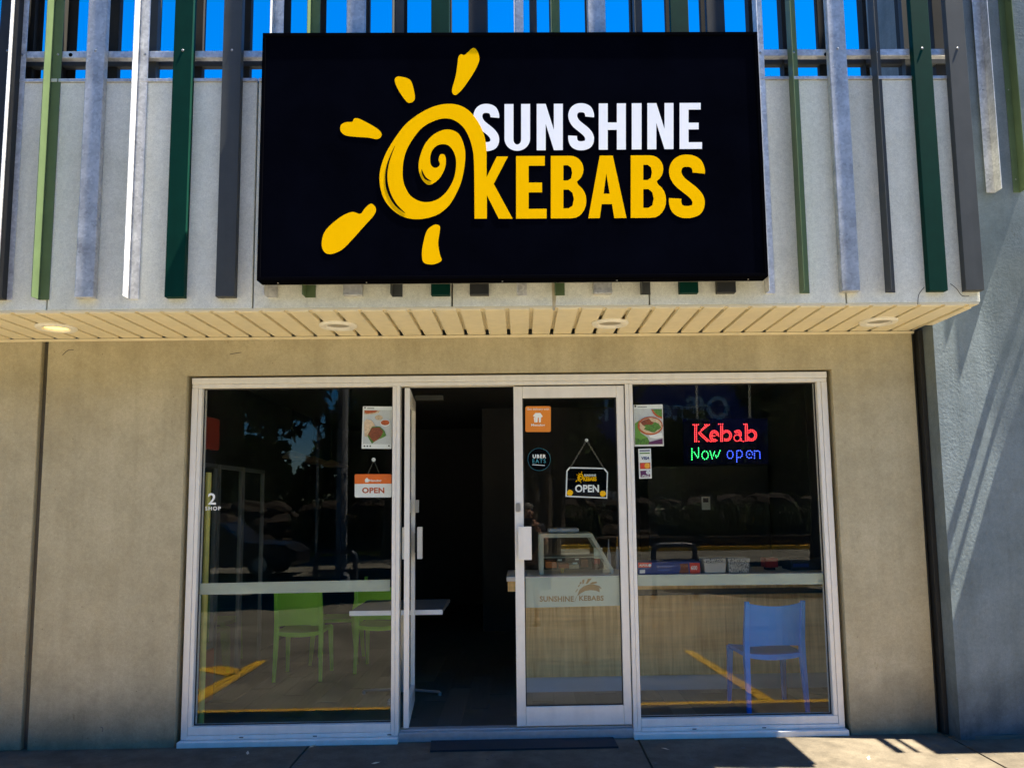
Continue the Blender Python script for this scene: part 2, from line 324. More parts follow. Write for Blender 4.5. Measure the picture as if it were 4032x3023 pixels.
def ribbon(pts, w, k=5):
    c = smooth_line(pts, k); L = []; R = []
    for i, p in enumerate(c):
        t = (c[min(i + 1, len(c) - 1)] - c[max(i - 1, 0)]).normalized(); nn = Vector((-t.y, t.x)) * (w / 2)
        L.append(p + nn); R.append(p - nn)
    return [(p.x, p.y) for p in L] + [(p.x, p.y) for p in R[::-1]]
_txt = {}
def text_tris(s, bold=0.0, shear=0.0, space=1.0):
    'outline of a line of print as a flat mesh (built-in font): verts 0..1 in its own box'
    key = (s, bold, shear, space)
    if key not in _txt:
        cu = bpy.data.curves.new('print', 'FONT'); cu.body = s; cu.offset = bold; cu.shear = shear; cu.space_character = space; cu.resolution_u = 3
        ob = bpy.data.objects.new('print', cu); COL.objects.link(ob)
        dg = bpy.context.evaluated_depsgraph_get(); dg.update()
        me = bpy.data.meshes.new_from_object(ob.evaluated_get(dg))
        V = [(v.co.x, v.co.y) for v in me.vertices]; Fc = [tuple(p.vertices) for p in me.polygons]
        bpy.data.objects.remove(ob); bpy.data.curves.remove(cu); bpy.data.meshes.remove(me)
        x0 = min(v[0] for v in V); x1 = max(v[0] for v in V); y0 = min(v[1] for v in V); y1 = max(v[1] for v in V)
        _txt[key] = ([((a - x0) / (x1 - x0), (b - y0) / (y1 - y0)) for a, b in V], Fc)
    return _txt[key]
def text(mb, s, x0, y0, x1, y1, Y, bold=0.0, shear=0.0, space=1.0, thick=0.0008):
    'print s into the photograph box x0,y0 (top left) .. x1,y1 on the plane y = Y'
    V, Fc = text_tris(s, bold, shear, space)
    a = at(x0, y0, Y); b = at(x1, y0, Y); c = at(x0, y1, Y)
    pts = [c + (b - a) * u + (a - c) * v for u, v in V]
    n = len(pts); fs = list(Fc) + [tuple(i + n for i in f[::-1]) for f in Fc]
    # rim, so that the print has a thickness
    from collections import Counter
    e = Counter()
    for f in Fc:
        for i in range(len(f)): e[(f[i], f[(i + 1) % len(f)])] += 1
    for (i, j) in e:
        if (j, i) not in e: fs.append((j, i, i + n, j + n))
    mb.add(pts + [p + Vector((0, thick, 0)) for p in pts], fs)
    return mb
def quad(x0, y0, x1, y1, Y): return [at(x0, y0, Y), at(x1, y0, Y), at(x1, y1, Y), at(x0, y1, Y)]
def poly(pts, Y): return [at(x, y, Y) for x, y in pts]
def ell(cx, cy, rx, ry, n=20, a0=0.0, wob=0.0): return [(cx + rx * math.cos(a0 + 2 * math.pi * i / n) * (1 + random.uniform(-wob, wob)), cy + ry * math.sin(a0 + 2 * math.pi * i / n) * (1 + random.uniform(-wob, wob))) for i in range(n)]
def rrect(x0, y0, x1, y1, r, n=4):
    o = []
    for cx, cy, a in ((x1 - r, y0 + r, -90), (x1 - r, y1 - r, 0), (x0 + r, y1 - r, 90), (x0 + r, y0 + r, 180)):
        for i in range(n + 1): t = RAD(a + 90 * i / n); o.append((cx + r * math.cos(t), cy + r * math.sin(t)))
    return o

GZ = -0.04          # the paving
# ================================================================== ground
b = MB(); b.box(-300, 300, -300, 60, -0.6, -0.17); struct(b.build('car_park', M['asphalt']))
pv = struct(bpy.data.objects.new('pavement', None)); COL.objects.link(pv)
MB().box(-9, 9, -0.80, 0.08, -0.169, GZ - 0.02).build('bedding', M['soil'], pv)
xs = [-7.0, -4.2, -1.488, 0.80, 2.95, 5.2, 7.5]
for i in range(len(xs) - 1):
    sk = 0.07 if i >= 3 else 0.0
    MB().box(xs[i] + 0.006, xs[i + 1] - 0.006, -0.80, 0.10, -0.1, GZ).build('slab', M['pave'], pv, bevel=0.004)
MB().box(-9, 9, -0.90, -0.803, -0.169, GZ - 0.002).build('kerb', M['linepaint'], pv, bevel=0.01)
def paint(name, quads, m):
    b = MB()
    for q in quads: b.prism([[Vector((p.x, p.y, -0.166)) for p in q]], (0, 0, 0.004))
    return b.build(name, m)
k = 0.4747
L = lambda P, ox, oy: [mir_z(ox + x * k, oy + y * k, -0.166) for x, y in P]
o = thing('bay_marking', 'yellow painted bay lines and arrow on the car park, mirrored in the left window', 'road marking', (-2.5, -1.5, -0.166))
for nm, P in (('line', [(60, 1160), (655, 845), (735, 845), (60, 1260)]), ('arrow', [(135, 915), (370, 885), (535, 918), (430, 975), (300, 950)]), ('arrow', [(60, 1075), (220, 1085), (60, 1180)])):
    b = MB(); b.prism([L(P, 700, 2200)], (0, 0, 0.004)); b.build(nm, M['linepaint'], o)
b = MB(); b.prism([L([(610, 865), (685, 865), (1375, 1280), (1250, 1280)], 2400, 2150)], (0, 0, 0.004))
tag(b.build('bay_marking', M['linepaint']), 'diagonal yellow painted line on the car park, mirrored in the right window', 'road marking')

# ================================================================== lower wall
wl = thing('shop_wall', 'beige weathered concrete wall panels round the glazed shopfront, under the soffit', 'wall', (0, 0, GZ))
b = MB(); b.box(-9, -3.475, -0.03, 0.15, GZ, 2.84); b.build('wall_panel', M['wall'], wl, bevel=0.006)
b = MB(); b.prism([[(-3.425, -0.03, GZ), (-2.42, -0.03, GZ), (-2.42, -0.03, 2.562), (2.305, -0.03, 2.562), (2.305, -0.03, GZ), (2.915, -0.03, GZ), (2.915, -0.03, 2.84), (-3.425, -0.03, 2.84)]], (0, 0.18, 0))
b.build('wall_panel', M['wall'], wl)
MB().box(-3.475, -3.425, 0.012, 0.10, GZ, 2.84).build('joint_sealant', M['trim'], wl)
MB().box(-9, 2.93, -0.045, -0.031, 2.822, 2.839).build('edge_trim', M['soffit'], wl)
# dark return beside the right panel
b = MB(); b.box(2.916, 3.0, 0.02, 0.15, GZ, 2.84); b.build('return_panel', M['mgrey'], wl)
b = MB(); b.box(2.952, 2.985, -0.06, 0.018, GZ, 2.84); b.build('flashing', M['dgrey'], wl, bevel=0.003)

# ================================================================== rendered wall on the right
rw = thing('rendered_wall', 'tall blue-grey textured render wall at the right end, barred by diagonal shadows', 'wall', (3.0, -0.2, GZ))
A0 = Vector((2.988, -0.20)); A1 = Vector((3.43, -0.20 + 0.442 * math.tan(RAD(8)))); A2 = Vector((9, A1.y - 5.57 * math.tan(RAD(5))))
prof = [A0, *[A0.lerp(A1, t) for t in (0.5, 0.8)]]
c0, c1, c2 = A0.lerp(A1, 0.86), A1, A1.lerp(A2, 0.014)
prof += [(c0 * (1 - t) ** 2 + c1 * 2 * t * (1 - t) + c2 * t * t) for t in (0, .2, .4, .6, .8, 1)]
prof += [A2, Vector((9, 0.6)), Vector((2.988, 0.6))]
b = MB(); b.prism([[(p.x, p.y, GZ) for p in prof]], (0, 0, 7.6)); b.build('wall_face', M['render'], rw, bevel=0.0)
MB().box(3.0, 9, -0.215 + 0.03, -0.10, GZ, GZ + 0.02).build('base_joint', M['trim'], rw)
def wall_louvre(x0, x1, xe, z0, m, y0):
    'angle section: flat flange against the wall, leg standing out at the right edge'
    b = MB(); b.box(x0, xe - 0.005, y0 - 0.005, y0, z0, 6.4); b.box(xe - 0.005, xe, y0 - 0.085, y0, z0, 6.4)
    o = b.build('louvre', m, rw, bevel=0.001)
    for z in (z0 + 0.10, z0 + 0.80): MB().ball(((x0 + xe) / 2 - 0.004, y0 - 0.007, z), 0.006, 6, 4, sy=0.5).build('screw', M['screw'], o)
YW = A1.y - 0.024
wall_louvre(at(3881, 722, YW).x, 0, at(3914, 722, YW).x + 0.004, 3.85, M['galvp'], YW)
wall_louvre(at(3987, 722, YW).x, 0, at(4014, 722, YW).x, 3.85, M['green'], YW)

# neighbouring canopy beyond the right edge of the view: its outriggers bar the render with shadow
nc = thing('neighbour_canopy', 'deep grey canopy with outrigger bars on the render wall, just right of the view', 'canopy', (4.6, -0.2, 3.4))
MB().box(4.065, 8.5, -0.66, YW, 3.40, 3.45).build('deck', M['fascia'], nc)
MB().box(5.2, 8.5, -0.66, -0.55, 3.451, 4.1).build('fascia_panel', M['fascia'], nc)
MB().box(3.82, 3.865, -0.62, YW, 3.40, 3.44).build('outrigger', M['galv'], nc)
MB().box(3.945, 3.965, -0.62, YW, 3.40, 3.44).build('outrigger', M['galv'], nc)

# ================================================================== canopy: fascia panels and soffit planks
cp = thing('canopy', 'pale concrete fascia canopy with cream planked soffit over the shopfront', 'canopy', (0, -0.4, 2.86))
fj = [-6.8, -5.54, -4.27, -2.999, -1.698, -0.427, 0.843, 2.121, 2.995]
for i in range(len(fj) - 1):
    MB().box(fj[i] + 0.005, fj[i + 1] - (0.005 if i < len(fj) - 2 else 0), -0.79, -0.66, 2.865, 4.385).build('fascia_panel', M['fascia'], cp, bevel=0.004)
    MB().box(fj[i] + 0.004, fj[i + 1] - 0.004, -0.80, -0.65, 4.386, 4.408).build('capping', M['rail'], cp, bevel=0.002)
MB().box(-6.8, 2.99, -0.655, -0.64, 2.90, 4.38).build('fascia_backing', M['trim'], cp)
MB().box(2.94, 2.99, -0.655, -0.21, 2.87, 4.385).build('end_panel', M['fascia'], cp)
MB().box(-6.8, 2.93, -0.635, 7.6, 2.93, 3.05).build('roof_deck', M['ceil'], cp)
MB().box(-6.8, 2.93, -0.64, -0.085, 2.872, 2.925).build('soffit_backing', M['soffit'], cp)
pitch = 0.2535
pitch = (at(900 + 1878 * .5877, 1322, -0.03).x - at(900 + 298 * .5877, 1323, -0.03).x) / 11
x0p = at(900 + 1878 * .5877, 1322, -0.03).x
i = -24
while True:
    xa = x0p + i * pitch
    if xa > 2.92: break
    b = MB(); b.box(xa + 0.013, min(xa + pitch - 0.013, 2.925), -0.785, -0.034, 2.8425, 2.868); b.build('soffit_plank', M['soffit'], cp, bevel=0.003, seg=1)
    i += 1
MB().box(-6.8, 2.985, -0.789, -0.70, 2.852, 2.8635).build('edge_flashing', M['soffit'], cp)
MB().box(2.935, 2.985, -0.70, -0.21, 2.845, 2.864).build('end_flashing', M['soffit'], cp)
for n, (px, py) in enumerate(((222, 1290), (1331, 1282), (2402, 1273), (3459, 1266))):
    p = on_z(px, py, 2.838)
    lab = ['lit warm round downlight in the soffit above the wall joint', 'unlit round downlight in the soffit above the left window', 'unlit round downlight in the soffit above the right window edge', 'unlit round downlight in the soffit nearest the canopy corner'][n]
    t = thing('downlight', lab, 'light', (p.x, p.y, 2.838), 'round downlights in the soffit')
    vs = []; b = MB(); b.lathe(p, [(0.078, 0.003), (0.088, -0.012), (0.120, -0.013), (0.128, -0.004), (0.128, 0.005), (0.078, 0.0051)], 32); b.build('ring', M['lampring'], t, smooth=False)
    b = MB(); b.lathe(p, [(0.0, 0.0), (0.05, 0.001), (0.0775, 0.002), (0.0775, 0.0045)], 28); b.build('diffuser', M['lamplit'] if n == 0 else M['lampin'], t)

crk = mat('hairline_crack', (0.10, 0.09, 0.075), 0.9)
for par, Yc, P in ((cp, -0.7915, [(3640, 1130), (3618, 1160), (3614, 1198)]), (cp, -0.7915, [(3742, 1117), (3766, 1136), (3788, 1164), (3816, 1166)]), (wl, -0.0315, [(246, 1398), (268, 1379), (290, 1377)]), (wl, -0.0315, [(905, 1395), (925, 1391), (950, 1387)]), (wl, -0.0315, [(395, 2860), (405, 2866), (402, 2880)])):
    b = MB(); b.prism([poly(ribbon(P, 2.6, 4), Yc)], (0, 0.001, 0)); b.build('crack', crk, par)
rst = mat('rust_stain', (0.50, 0.42, 0.27), 0.85, var=0.2, scale=30)
b = MB(); b.prism([poly([(2172, 1112), (2186, 1110), (2190, 1165), (2186, 1222), (2176, 1222), (2174, 1160)], -0.7912)], (0, 0.0008, 0)); b.build('rust_stain', rst, cp)

# ================================================================== louvre screen
ls = thing('louvre_screen', 'screen of vertical steel louvres in greens and greys above the canopy fascia', 'louvre screen', (0, -0.8, 4.4))
LX = [-3.247, -3.015, -2.74, -2.45, -2.175, -1.856, -1.571, -1.33, -1.053, -0.776, -0.496, -0.25, 0.021, 0.264, 0.538, 0.816, 1.09, 1.331, 1.624, 1.848, 2.134, 2.407, 2.7, 2.937]
LX = [LX[0] - 1.42, LX[1] - 1.45, LX[2] - 1.45, LX[3] - 1.45, LX[4] - 1.45, LX[5] - 1.45] + LX
ZT = 6.3
for i, x in enumerate(LX):
    kind = i % 6
    for row in (0, 1):
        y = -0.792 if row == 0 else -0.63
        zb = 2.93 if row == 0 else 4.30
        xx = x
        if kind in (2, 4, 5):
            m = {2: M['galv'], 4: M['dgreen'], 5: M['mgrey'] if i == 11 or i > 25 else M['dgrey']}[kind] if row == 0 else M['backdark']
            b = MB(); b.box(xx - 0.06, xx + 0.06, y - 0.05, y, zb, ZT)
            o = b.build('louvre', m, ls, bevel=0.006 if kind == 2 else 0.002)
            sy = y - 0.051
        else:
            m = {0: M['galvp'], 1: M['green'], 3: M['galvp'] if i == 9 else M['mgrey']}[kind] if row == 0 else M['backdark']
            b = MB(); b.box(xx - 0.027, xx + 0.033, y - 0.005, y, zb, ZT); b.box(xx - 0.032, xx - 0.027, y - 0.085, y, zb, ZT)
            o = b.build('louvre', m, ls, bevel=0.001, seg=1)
            sy = y - 0.006
        if row == 0:
            MB().ball((xx + (0.0 if kind in (2, 4, 5) else 0.008), sy, 4.575), 0.0085, 8, 5, sy=0.55).build('screw', M['screw'], o)
MB().box(-6.8, 2.985, -0.789, -0.742, 4.556, 4.604).build('rail', M['rail'], ls, bevel=0.004)
MB().box(-6.8, 2.985, -0.689, -0.640, 4.556, 4.604).build('rail', M['mgrey'], ls, bevel=0.004)
MB().box(-6.8, 2.985, -0.789, -0.742, 5.90, 5.95).build('rail', M['rail'], ls, bevel=0.004)
for x in (-5.2, -2.42, 0.12, 2.66): MB().box(x - 0.025, x + 0.025, -0.738, -0.69, 4.409, 6.1).build('post', M['mgrey'], ls)

for px, py in ((278, 217), (3252, 215)):
    q = at(px, py, -0.7895); b = MB(); b.tube([(q.x, -0.7905, q.z), (q.x, -0.7893, q.z)], 0.013, 14); b.build('bolt_hole', M['hole'], ls)

# glazed upper storey behind the screen at the right
ub = thing('upper_storey', 'tinted teal glazed upper storey seen between the louvres at the top right', 'building', (3.3, 3, 3.0))
x0u = at(3470, 200, 2.2).x
MB().box(x0u, 7, 2.2, 2.3, 3.06, 9).build('pane', mat('upper_pane', (0.02, 0.11, 0.14), 0.15, var=0.1), ub)
MB().box(x0u - 0.12, x0u - 0.005, 2.1, 2.35, 3.06, 9).build('frame', M['seal'], ub)
MB().box(at(3560, 200, 2.1).x, at(3610, 200, 2.1).x, 2.1, 2.19, 3.06, 9).build('frame', M['seal'], ub)

# ================================================================== shop sign
SY = -0.97
sg = thing('shop_sign', 'large black box sign with yellow swirl sun logo and SUNSHINE KEBABS lettering', 'sign', (0, SY, 3.0))
cs = [at(1030, 133, SY), at(2987, 129, SY), at(3018, 1090, SY), at(1016, 1101, SY)]
x0, x1, z0, z1 = -1.614, 1.560, 2.993, 4.611
MB().box(x0, x1, SY + 0.012, SY + 0.10, z0, z1).build('sign_box', M['signbox'], sg, bevel=0.004)
MB().box(x0 + 0.002, x1 - 0.002, SY + 0.101, SY + 0.112, z0 + 0.002, z1 - 0.002).build('back_plate', M['signback'], sg)
MB().box(x0 + 0.022, x1 - 0.022, SY + 0.002, SY + 0.0115, z0 + 0.022, z1 - 0.022).build('sign_face', M['signface'], sg)
b = MB()
b.box(x0, x1, SY - 0.006, SY + 0.0115, z0, z0 + 0.021); b.box(x0, x1, SY - 0.006, SY + 0.0115, z1 - 0.021, z1)
b.box(x0, x0 + 0.021, SY - 0.006, SY + 0.0115, z0 + 0.0215, z1 - 0.0215); b.box(x1 - 0.021, x1, SY - 0.006, SY + 0.0115, z0 + 0.0215, z1 - 0.0215)
b.build('sign_frame', M['signbox'], sg, bevel=0.002)
for z in (4.40, 4.02, 3.62, 3.20): MB().ball((x1 + 0.001, SY + 0.055, z), 0.006, 6, 4, sx=.5).build('screw', M['screw'], sg)
for x in (-1.5, -0.95, -0.1, 0.62, 1.45): MB().ball((x, SY + 0.055, z0 - 0.001), 0.006, 6, 4, sz=.5).build('screw', M['screw'], sg)
A = lambda P: [(950 + x * .51989, 80 + y * .51989) for x, y in P]
B = lambda P: [(1950 + x * .51989, 80 + y * .51989) for x, y in P]
def sign_poly(name, loops, m, lift=0.0):
    b = MB(); b.prism([poly(l, SY + 0.0008 - lift) for l in loops], (0, -0.0008, 0)); return b.build(name, m, sg)
outer = [(1508, 1018), (1523, 1014), (1540, 1022), (1549, 1050), (1548, 1090), (1535, 1140), (1495, 1205), (1425, 1248), (1375, 1215), (1350, 1160), (1343, 1105), (1352, 1040), (1385, 950), (1440, 880), (1500, 843), (1560, 828), (1620, 842), (1660, 880), (1690, 960), (1697, 1030), (1690, 1110), (1670, 1210), (1640, 1290), (1580, 1395), (1500, 1465), (1410, 1498), (1320, 1507), (1230, 1490), (1150, 1440), (1090, 1370), (1058, 1290), (1047, 1200), (1058, 1110), (1095, 1010), (1150, 915), (1230, 805), (1310, 735), (1400, 680), (1480, 648), (1560, 635), (1640, 642), (1710, 675), (1765, 730), (1810, 800), (1842, 880), (1856, 970), (1858, 1060)]
inner = [(1765, 1180), (1758, 1010), (1730, 900), (1695, 830), (1660, 790), (1610, 757), (1560, 745), (1500, 750), (1440, 772), (1390, 800), (1345, 840), (1290, 915), (1250, 990), (1228, 1070), (1222, 1140), (1224, 1200), (1240, 1260), (1270, 1315), (1300, 1345), (1345, 1368), (1390, 1378), (1440, 1374), (1490, 1355), (1530, 1325), (1565, 1285), (1600, 1225), (1620, 1160), (1628, 1080), (1618, 1020), (1595, 975), (1570, 950), (1540, 940), (1500, 943), (1465, 963), (1440, 1000), (1430, 1050), (1436, 1095), (1455, 1115), (1478, 1118), (1500, 1103), (1504, 1085), (1495, 1062), (1498, 1035)]
sm = lambda P: [(p.x, p.y) for p in smooth_line(P, 3)]
swirl = sm(outer) + [(1858, 1190), (1935, 1033), (2020, 1033), (1912, 1240), (2055, 1503), (1950, 1503), (1860, 1325), (1860, 1503), (1767, 1503)] + sm(inner)
sign_poly('swirl_letter', [A(swirl)], M['yellow'], 0.001)
sign_poly('swirl_line', [A(smooth_loop([(1165, 950), (1118, 1050), (1093, 1150), (1093, 1250), (1118, 1330), (1165, 1405), (1245, 1465), (1180, 1397), (1135, 1320), (1112, 1240), (1107, 1160), (1124, 1065)], 3))], M['signface'], 0.0022)
sign_poly('swirl_line', [A(smooth_loop([(1366, 1128), (1371, 1170), (1395, 1207), (1442, 1221), (1405, 1196), (1382, 1163)], 3))], M['signface'], 0.0022)
rays = [A([(1755, 212), (1785, 230), (1803, 285), (1795, 330), (1760, 400), (1700, 490), (1655, 545), (1620, 568), (1598, 550), (1600, 510), (1625, 420), (1638, 330), (1645, 280), (1665, 260), (1690, 266), (1720, 240)]),
        A([(1195, 428), (1250, 438), (1285, 462), (1305, 520), (1315, 590), (1300, 618), (1270, 627), (1245, 610), (1205, 555), (1175, 500), (1162, 455), (1172, 435)]),
        A([(868, 743), (900, 750), (960, 780), (1020, 815), (1055, 845), (1063, 870), (1050, 893), (1020, 901), (960, 890), (860, 883), (790, 873), (755, 845), (750, 810), (765, 785), (800, 773), (840, 770), (852, 750)]),
        [(x * 1.8236, y * 1.8236) for x, y in [(801, 440), (811, 449), (808, 464), (785, 490), (760, 518), (737, 540), (712, 549), (698, 541), (695, 520), (705, 495), (735, 469), (760, 458), (778, 462), (788, 450)]],
        [(x * 1.8236, y * 1.8236) for x, y in [(937, 486), (948, 487), (950, 496), (946, 525), (950, 550), (953, 563), (935, 571), (915, 567), (911, 548), (914, 525), (922, 498)]]]
for r in rays: sign_poly('sun_ray', [smooth_loop(r, 4)], M['yellow'])
# condensed capitals, drawn in their own box (x right, y down)
S_path = [(163, 104), (163, 86), (150, 53), (125, 38), (98, 34), (70, 38), (46, 55), (34, 88), (40, 122), (62, 155), (98, 185), (134, 215), (157, 245), (163, 275), (152, 307), (125, 320), (98, 323), (70, 319), (45, 302), (34, 270), (34, 246)]
def glyph(ch, st, hb):
    'returns loops in a 0..1 box; st = stem width, hb = bar height'
    if ch == 'I': return [[(0, 0), (1, 0), (1, 1), (0, 1)]]
    if ch == 'E': return [[(0, 0), (1 - .06, 0), (1 - .06, hb), (st, hb), (st, .5 - hb * .48), (.85, .5 - hb * .48), (.85, .5 + hb * .52), (st, .5 + hb * .52), (st, 1 - hb), (1, 1 - hb), (1, 1), (0, 1)]]
    if ch == 'N': return [[(0, 0), (st, 0), (1 - st, .56), (1 - st, 0), (1, 0), (1, 1), (1 - st, 1), (st, .43), (st, 1), (0, 1)]]
    if ch == 'H': return [[(0, 0), (st, 0), (st, .5 - hb * .6), (1 - st, .5 - hb * .6), (1 - st, 0), (1, 0), (1, 1), (1 - st, 1), (1 - st, .5 + hb * .5), (st, .5 + hb * .5), (st, 1), (0, 1)]]
    if ch == 'U':
        o = [(0, 0), (st, 0), (st, .76)] + [(.5 - (.5 - st) * math.cos(RAD(t)), .76 + .105 * math.sin(RAD(t))) for t in range(15, 180, 15)] + [(1 - st, .76), (1 - st, 0), (1, 0), (1, .74)] + [(.5 + .5 * math.cos(RAD(t)), .74 + .26 * math.sin(RAD(t))) for t in range(10, 180, 10)] + [(0, .74)]
        return [o]
    if ch == 'A': return [[(.30, 0), (.64, 0), (1, 1), (.68, 1), (.62, .775), (.35, .775), (.30, 1), (0, 1)], [(.47, .285), (.40, .61), (.56, .61)]]
    if ch == 'B':
        arc = lambda cx, cy, rx, ry, a, z: [(cx + rx * math.cos(RAD(t)), cy + ry * math.sin(RAD(t))) for t in range(a, z + 1, 15)]
        o = [(0, 0), (.55, 0)] + arc(.55, .22, .37, .22, -75, 60) + [(.76, .455), (.80, .48)] + arc(.60, .72, .40, .28, -45, 75) + [(.55, 1), (0, 1)]
        return [o, [(st, .15), (.48, .15), (.57, .19), (.60, .27), (.57, .36), (.48, .395), (st, .395)], [(st, .54), (.5, .54), (.61, .59), (.65, .69), (.61, .80), (.5, .84), (st, .84)]]
    if ch == 'S': return [[(x / 197, y / 357) for x, y in ribbon(S_path, 68, 4)]]
def letter(ch, x0, x1, yt0, yt1, yb0, yb1, st, hb, m):
    'box corners: top y at left/right, bottom y at left/right (photograph pixels)'
    def mp(u, v):
        return (x0 + (x1 - x0) * u, (yt0 + (yt1 - yt0) * u) * (1 - v) + (yb0 + (yb1 - yb0) * u) * v)
    return sign_poly('letter', [[mp(u, v) for u, v in l] for l in glyph(ch, st, hb)], m)
# SUNSHINE
lx = lambda x: 1950 + x * .51989
ly = lambda y: 80 + y * .51989
top = lambda X: ly(638) + (ly(627) - ly(638)) * (X - 1870) / (2764 - 1870)
bot = lambda X: ly(990) + (ly(975) - ly(990)) * (X - 1870) / (2764 - 1870)
for ch, a, c in (('S', -165, 30), ('U', 70, 264), ('N', 314, 512), ('S', 553, 748), ('H', 784, 989), ('I', 1034, 1108), ('N', 1152, 1350), ('E', 1396, 1566)):
    X0, X1 = lx(a), lx(c); st = 68 / (c - a)
    d = 1.5 if ch in 'SU' else 0
    letter(ch, X0, X1, top(X0) - (1.5 if ch == 'S' else 0), top(X1) - (1.5 if ch == 'S' else 0), bot(X0) + d, bot(X1) + d, st, .145, M['white'])
top2 = lambda X: ly(1030) + (ly(1022) - ly(1030)) * (X - 2032) / (2774 - 2032)
bot2 = lambda X: ly(1503) + (ly(1494) - ly(1503)) * (X - 2032) / (2774 - 2032)
for ch, a, c in (('E', 158, 389), ('B', 421, 690), ('A', 705, 994), ('B', 1026, 1294), ('S', 1316, 1587)):
    X0, X1 = lx(a), lx(c); st = 95 / (c - a); d = 2 if ch == 'S' else 0
    letter(ch, X0, X1, top2(X0) - d, top2(X1) - d, bot2(X0) + d, bot2(X1) + d, st, .155, M['yellow'])

# ================================================================== shopfront frame and fixed panes
sf = thing('shopfront_frame', 'silver aluminium shopfront frame with two large fixed panes beside the doorway', 'shopfront', (0, 0, 0))
def bar(name, x0, x1, z0, z1, y0=0.0, y1=0.10, m=None, par=None, bev=0.003): return MB().box(x0, x1, y0, y1, z0, z1).build(name, m or M['alu'], par or sf, bevel=bev)
XL, XR = -2.391, 2.276
bar('head', XL, XR, 2.503, 2.548, -0.006)
bar('head', XL + 0.002, XR - 0.002, 2.474, 2.5015)
bar('jamb', XL, -2.347, 0.0, 2.473); bar('jamb', -2.3455, -2.318, 0.086, 2.473, 0.004)
bar('jamb', 2.233, XR, 0.0, 2.473); bar('jamb', 2.202, 2.2315, 0.086, 2.473, 0.004)
bar('mullion', -0.931, -0.9045, 0.0, 2.473, 0.002); bar('mullion', -0.903, -0.877, 0.0, 2.473, 0.002)
bar('mullion', 0.776, 0.8035, 0.0, 2.473, 0.002); bar('mullion', 0.805, 0.831, 0.0, 2.473, 0.002)
for a, c in ((-2.345, -0.9325), (0.8325, 2.2315)):
    bar('sill', a, c, 0.03, 0.085, 0.003); bar('sill', a, c, 0.0, 0.0285, -0.006)
for a, c in ((XL - 0.004, -0.874), (0.773, XR + 0.006)):
    bar('subsill', a, c, GZ, -0.002, -0.055, 0.1)
bar('threshold', -0.873, 0.772, GZ, 0.022, -0.01, 0.12, M['alud'])
bar('threshold', -0.873, 0.772, 0.023, 0.035, 0.03, 0.10, M['alud'])
for px in (950, 1240, 1533, 2735, 3010):
    p = at(px, 2888, -0.008); MB().box(p.x - 0.014, p.x + 0.014, -0.009, -0.0065, 0.010, 0.016).build('weep_hole', M['seal'], sf)
pl = MB().box(-2.317, -0.932, 0.048, 0.054, 0.086, 2.473).build('pane', M['glass'], sf)
pr = MB().box(0.832, 2.2, 0.048, 0.054, 0.086, 2.473).build('pane', M['glass'], sf)
for a, c in ((-2.317, -0.932), (0.832, 2.2)):
    b = MB()
    b.box(a, a + .007, .041, .0475, .0865, 2.4725); b.box(c - .007, c, .041, .0475, .0865, 2.4725); b.box(a + .0075, c - .0075, .041, .0475, .0865, .094); b.box(a + .0075, c - .0075, .041, .0475, 2.465, 2.4725)
    b.build('glazing_seal', M['seal'], sf)
# frosted safety strips (film on the inside of the glass)
def film(name, pts, Y, m, par): b = MB(); b.prism([poly(pts, Y)], (0, 0.001, 0)); return b.build(name, m, par)
film('frosted_strip', [(777, 2296), (1536, 2281), (1536, 2326), (777, 2341)], 0.0555, M['frost'], pl)
film('frosted_strip', [(2510, 2263), (3253, 2256), (3256, 2299), (2511, 2306)], 0.0555, M['frost'], pr)

# ================================================================== doors
dr = thing('shop_door', 'closed right-hand glass door leaf with frosted logo band and square pull plate', 'door', (0.767, 0.03, 0.04))
X0, X1, Z0, Z1 = -0.046, 0.768, 0.047, 2.462
def dbar(nm, a, c, d, e): return MB().box(a, c, 0.012, 0.057, d, e).build(nm, M['alu'], dr, bevel=0.003)
dbar('stile', X0, X0 + 0.064, Z0, Z1); dbar('stile', X1 - 0.056, X1, Z0, Z1)
dbar('top_rail', X0 + 0.0655, X1 - 0.0575, Z1 - 0.085, Z1); dbar('bottom_rail', X0 + 0.0655, X1 - 0.0575, Z0, Z0 + 0.132)
dp = MB().box(X0 + 0.066, X1 - 0.058, 0.032, 0.038, Z0 + 0.133, Z1 - 0.086).build('pane', M['glass'], dr)
b = MB(); b.box(X0 + .066, X0 + .072, .024, .0315, Z0 + .133, Z1 - .086); b.box(X1 - .064, X1 - .058, .024, .0315, Z0 + .133, Z1 - .086); b.box(X0 + .0725, X1 - .0645, .024, .0315, Z0 + .133, Z0 + .139); b.box(X0 + .0725, X1 - .0645, .024, .0315, Z1 - .092, Z1 - .086)
b.build('glazing_seal', M['seal'], dr)
a = at(2040, 2073, -0.03); c = at(2094, 2203, -0.03)
hp = MB().box(a.x, c.x, -0.034, -0.028, c.z, a.z).build('pull_plate', M['alu'], dr, bevel=0.002)
MB().box(a.x + 0.008, a.x + 0.026, -0.0275, 0.0115, c.z + 0.03, a.z - 0.03).build('bracket', M['seal'], hp)
a = at(2030, 1980, 0.005); c = at(2050, 2015, 0.005)
b = MB(); b.prism([[(x, 0.004, z) for x, z in rrect(a.x, c.z, c.x, a.z, 0.012)]], (0, 0.008, 0)); b.build('lock', M['steel'], dr)
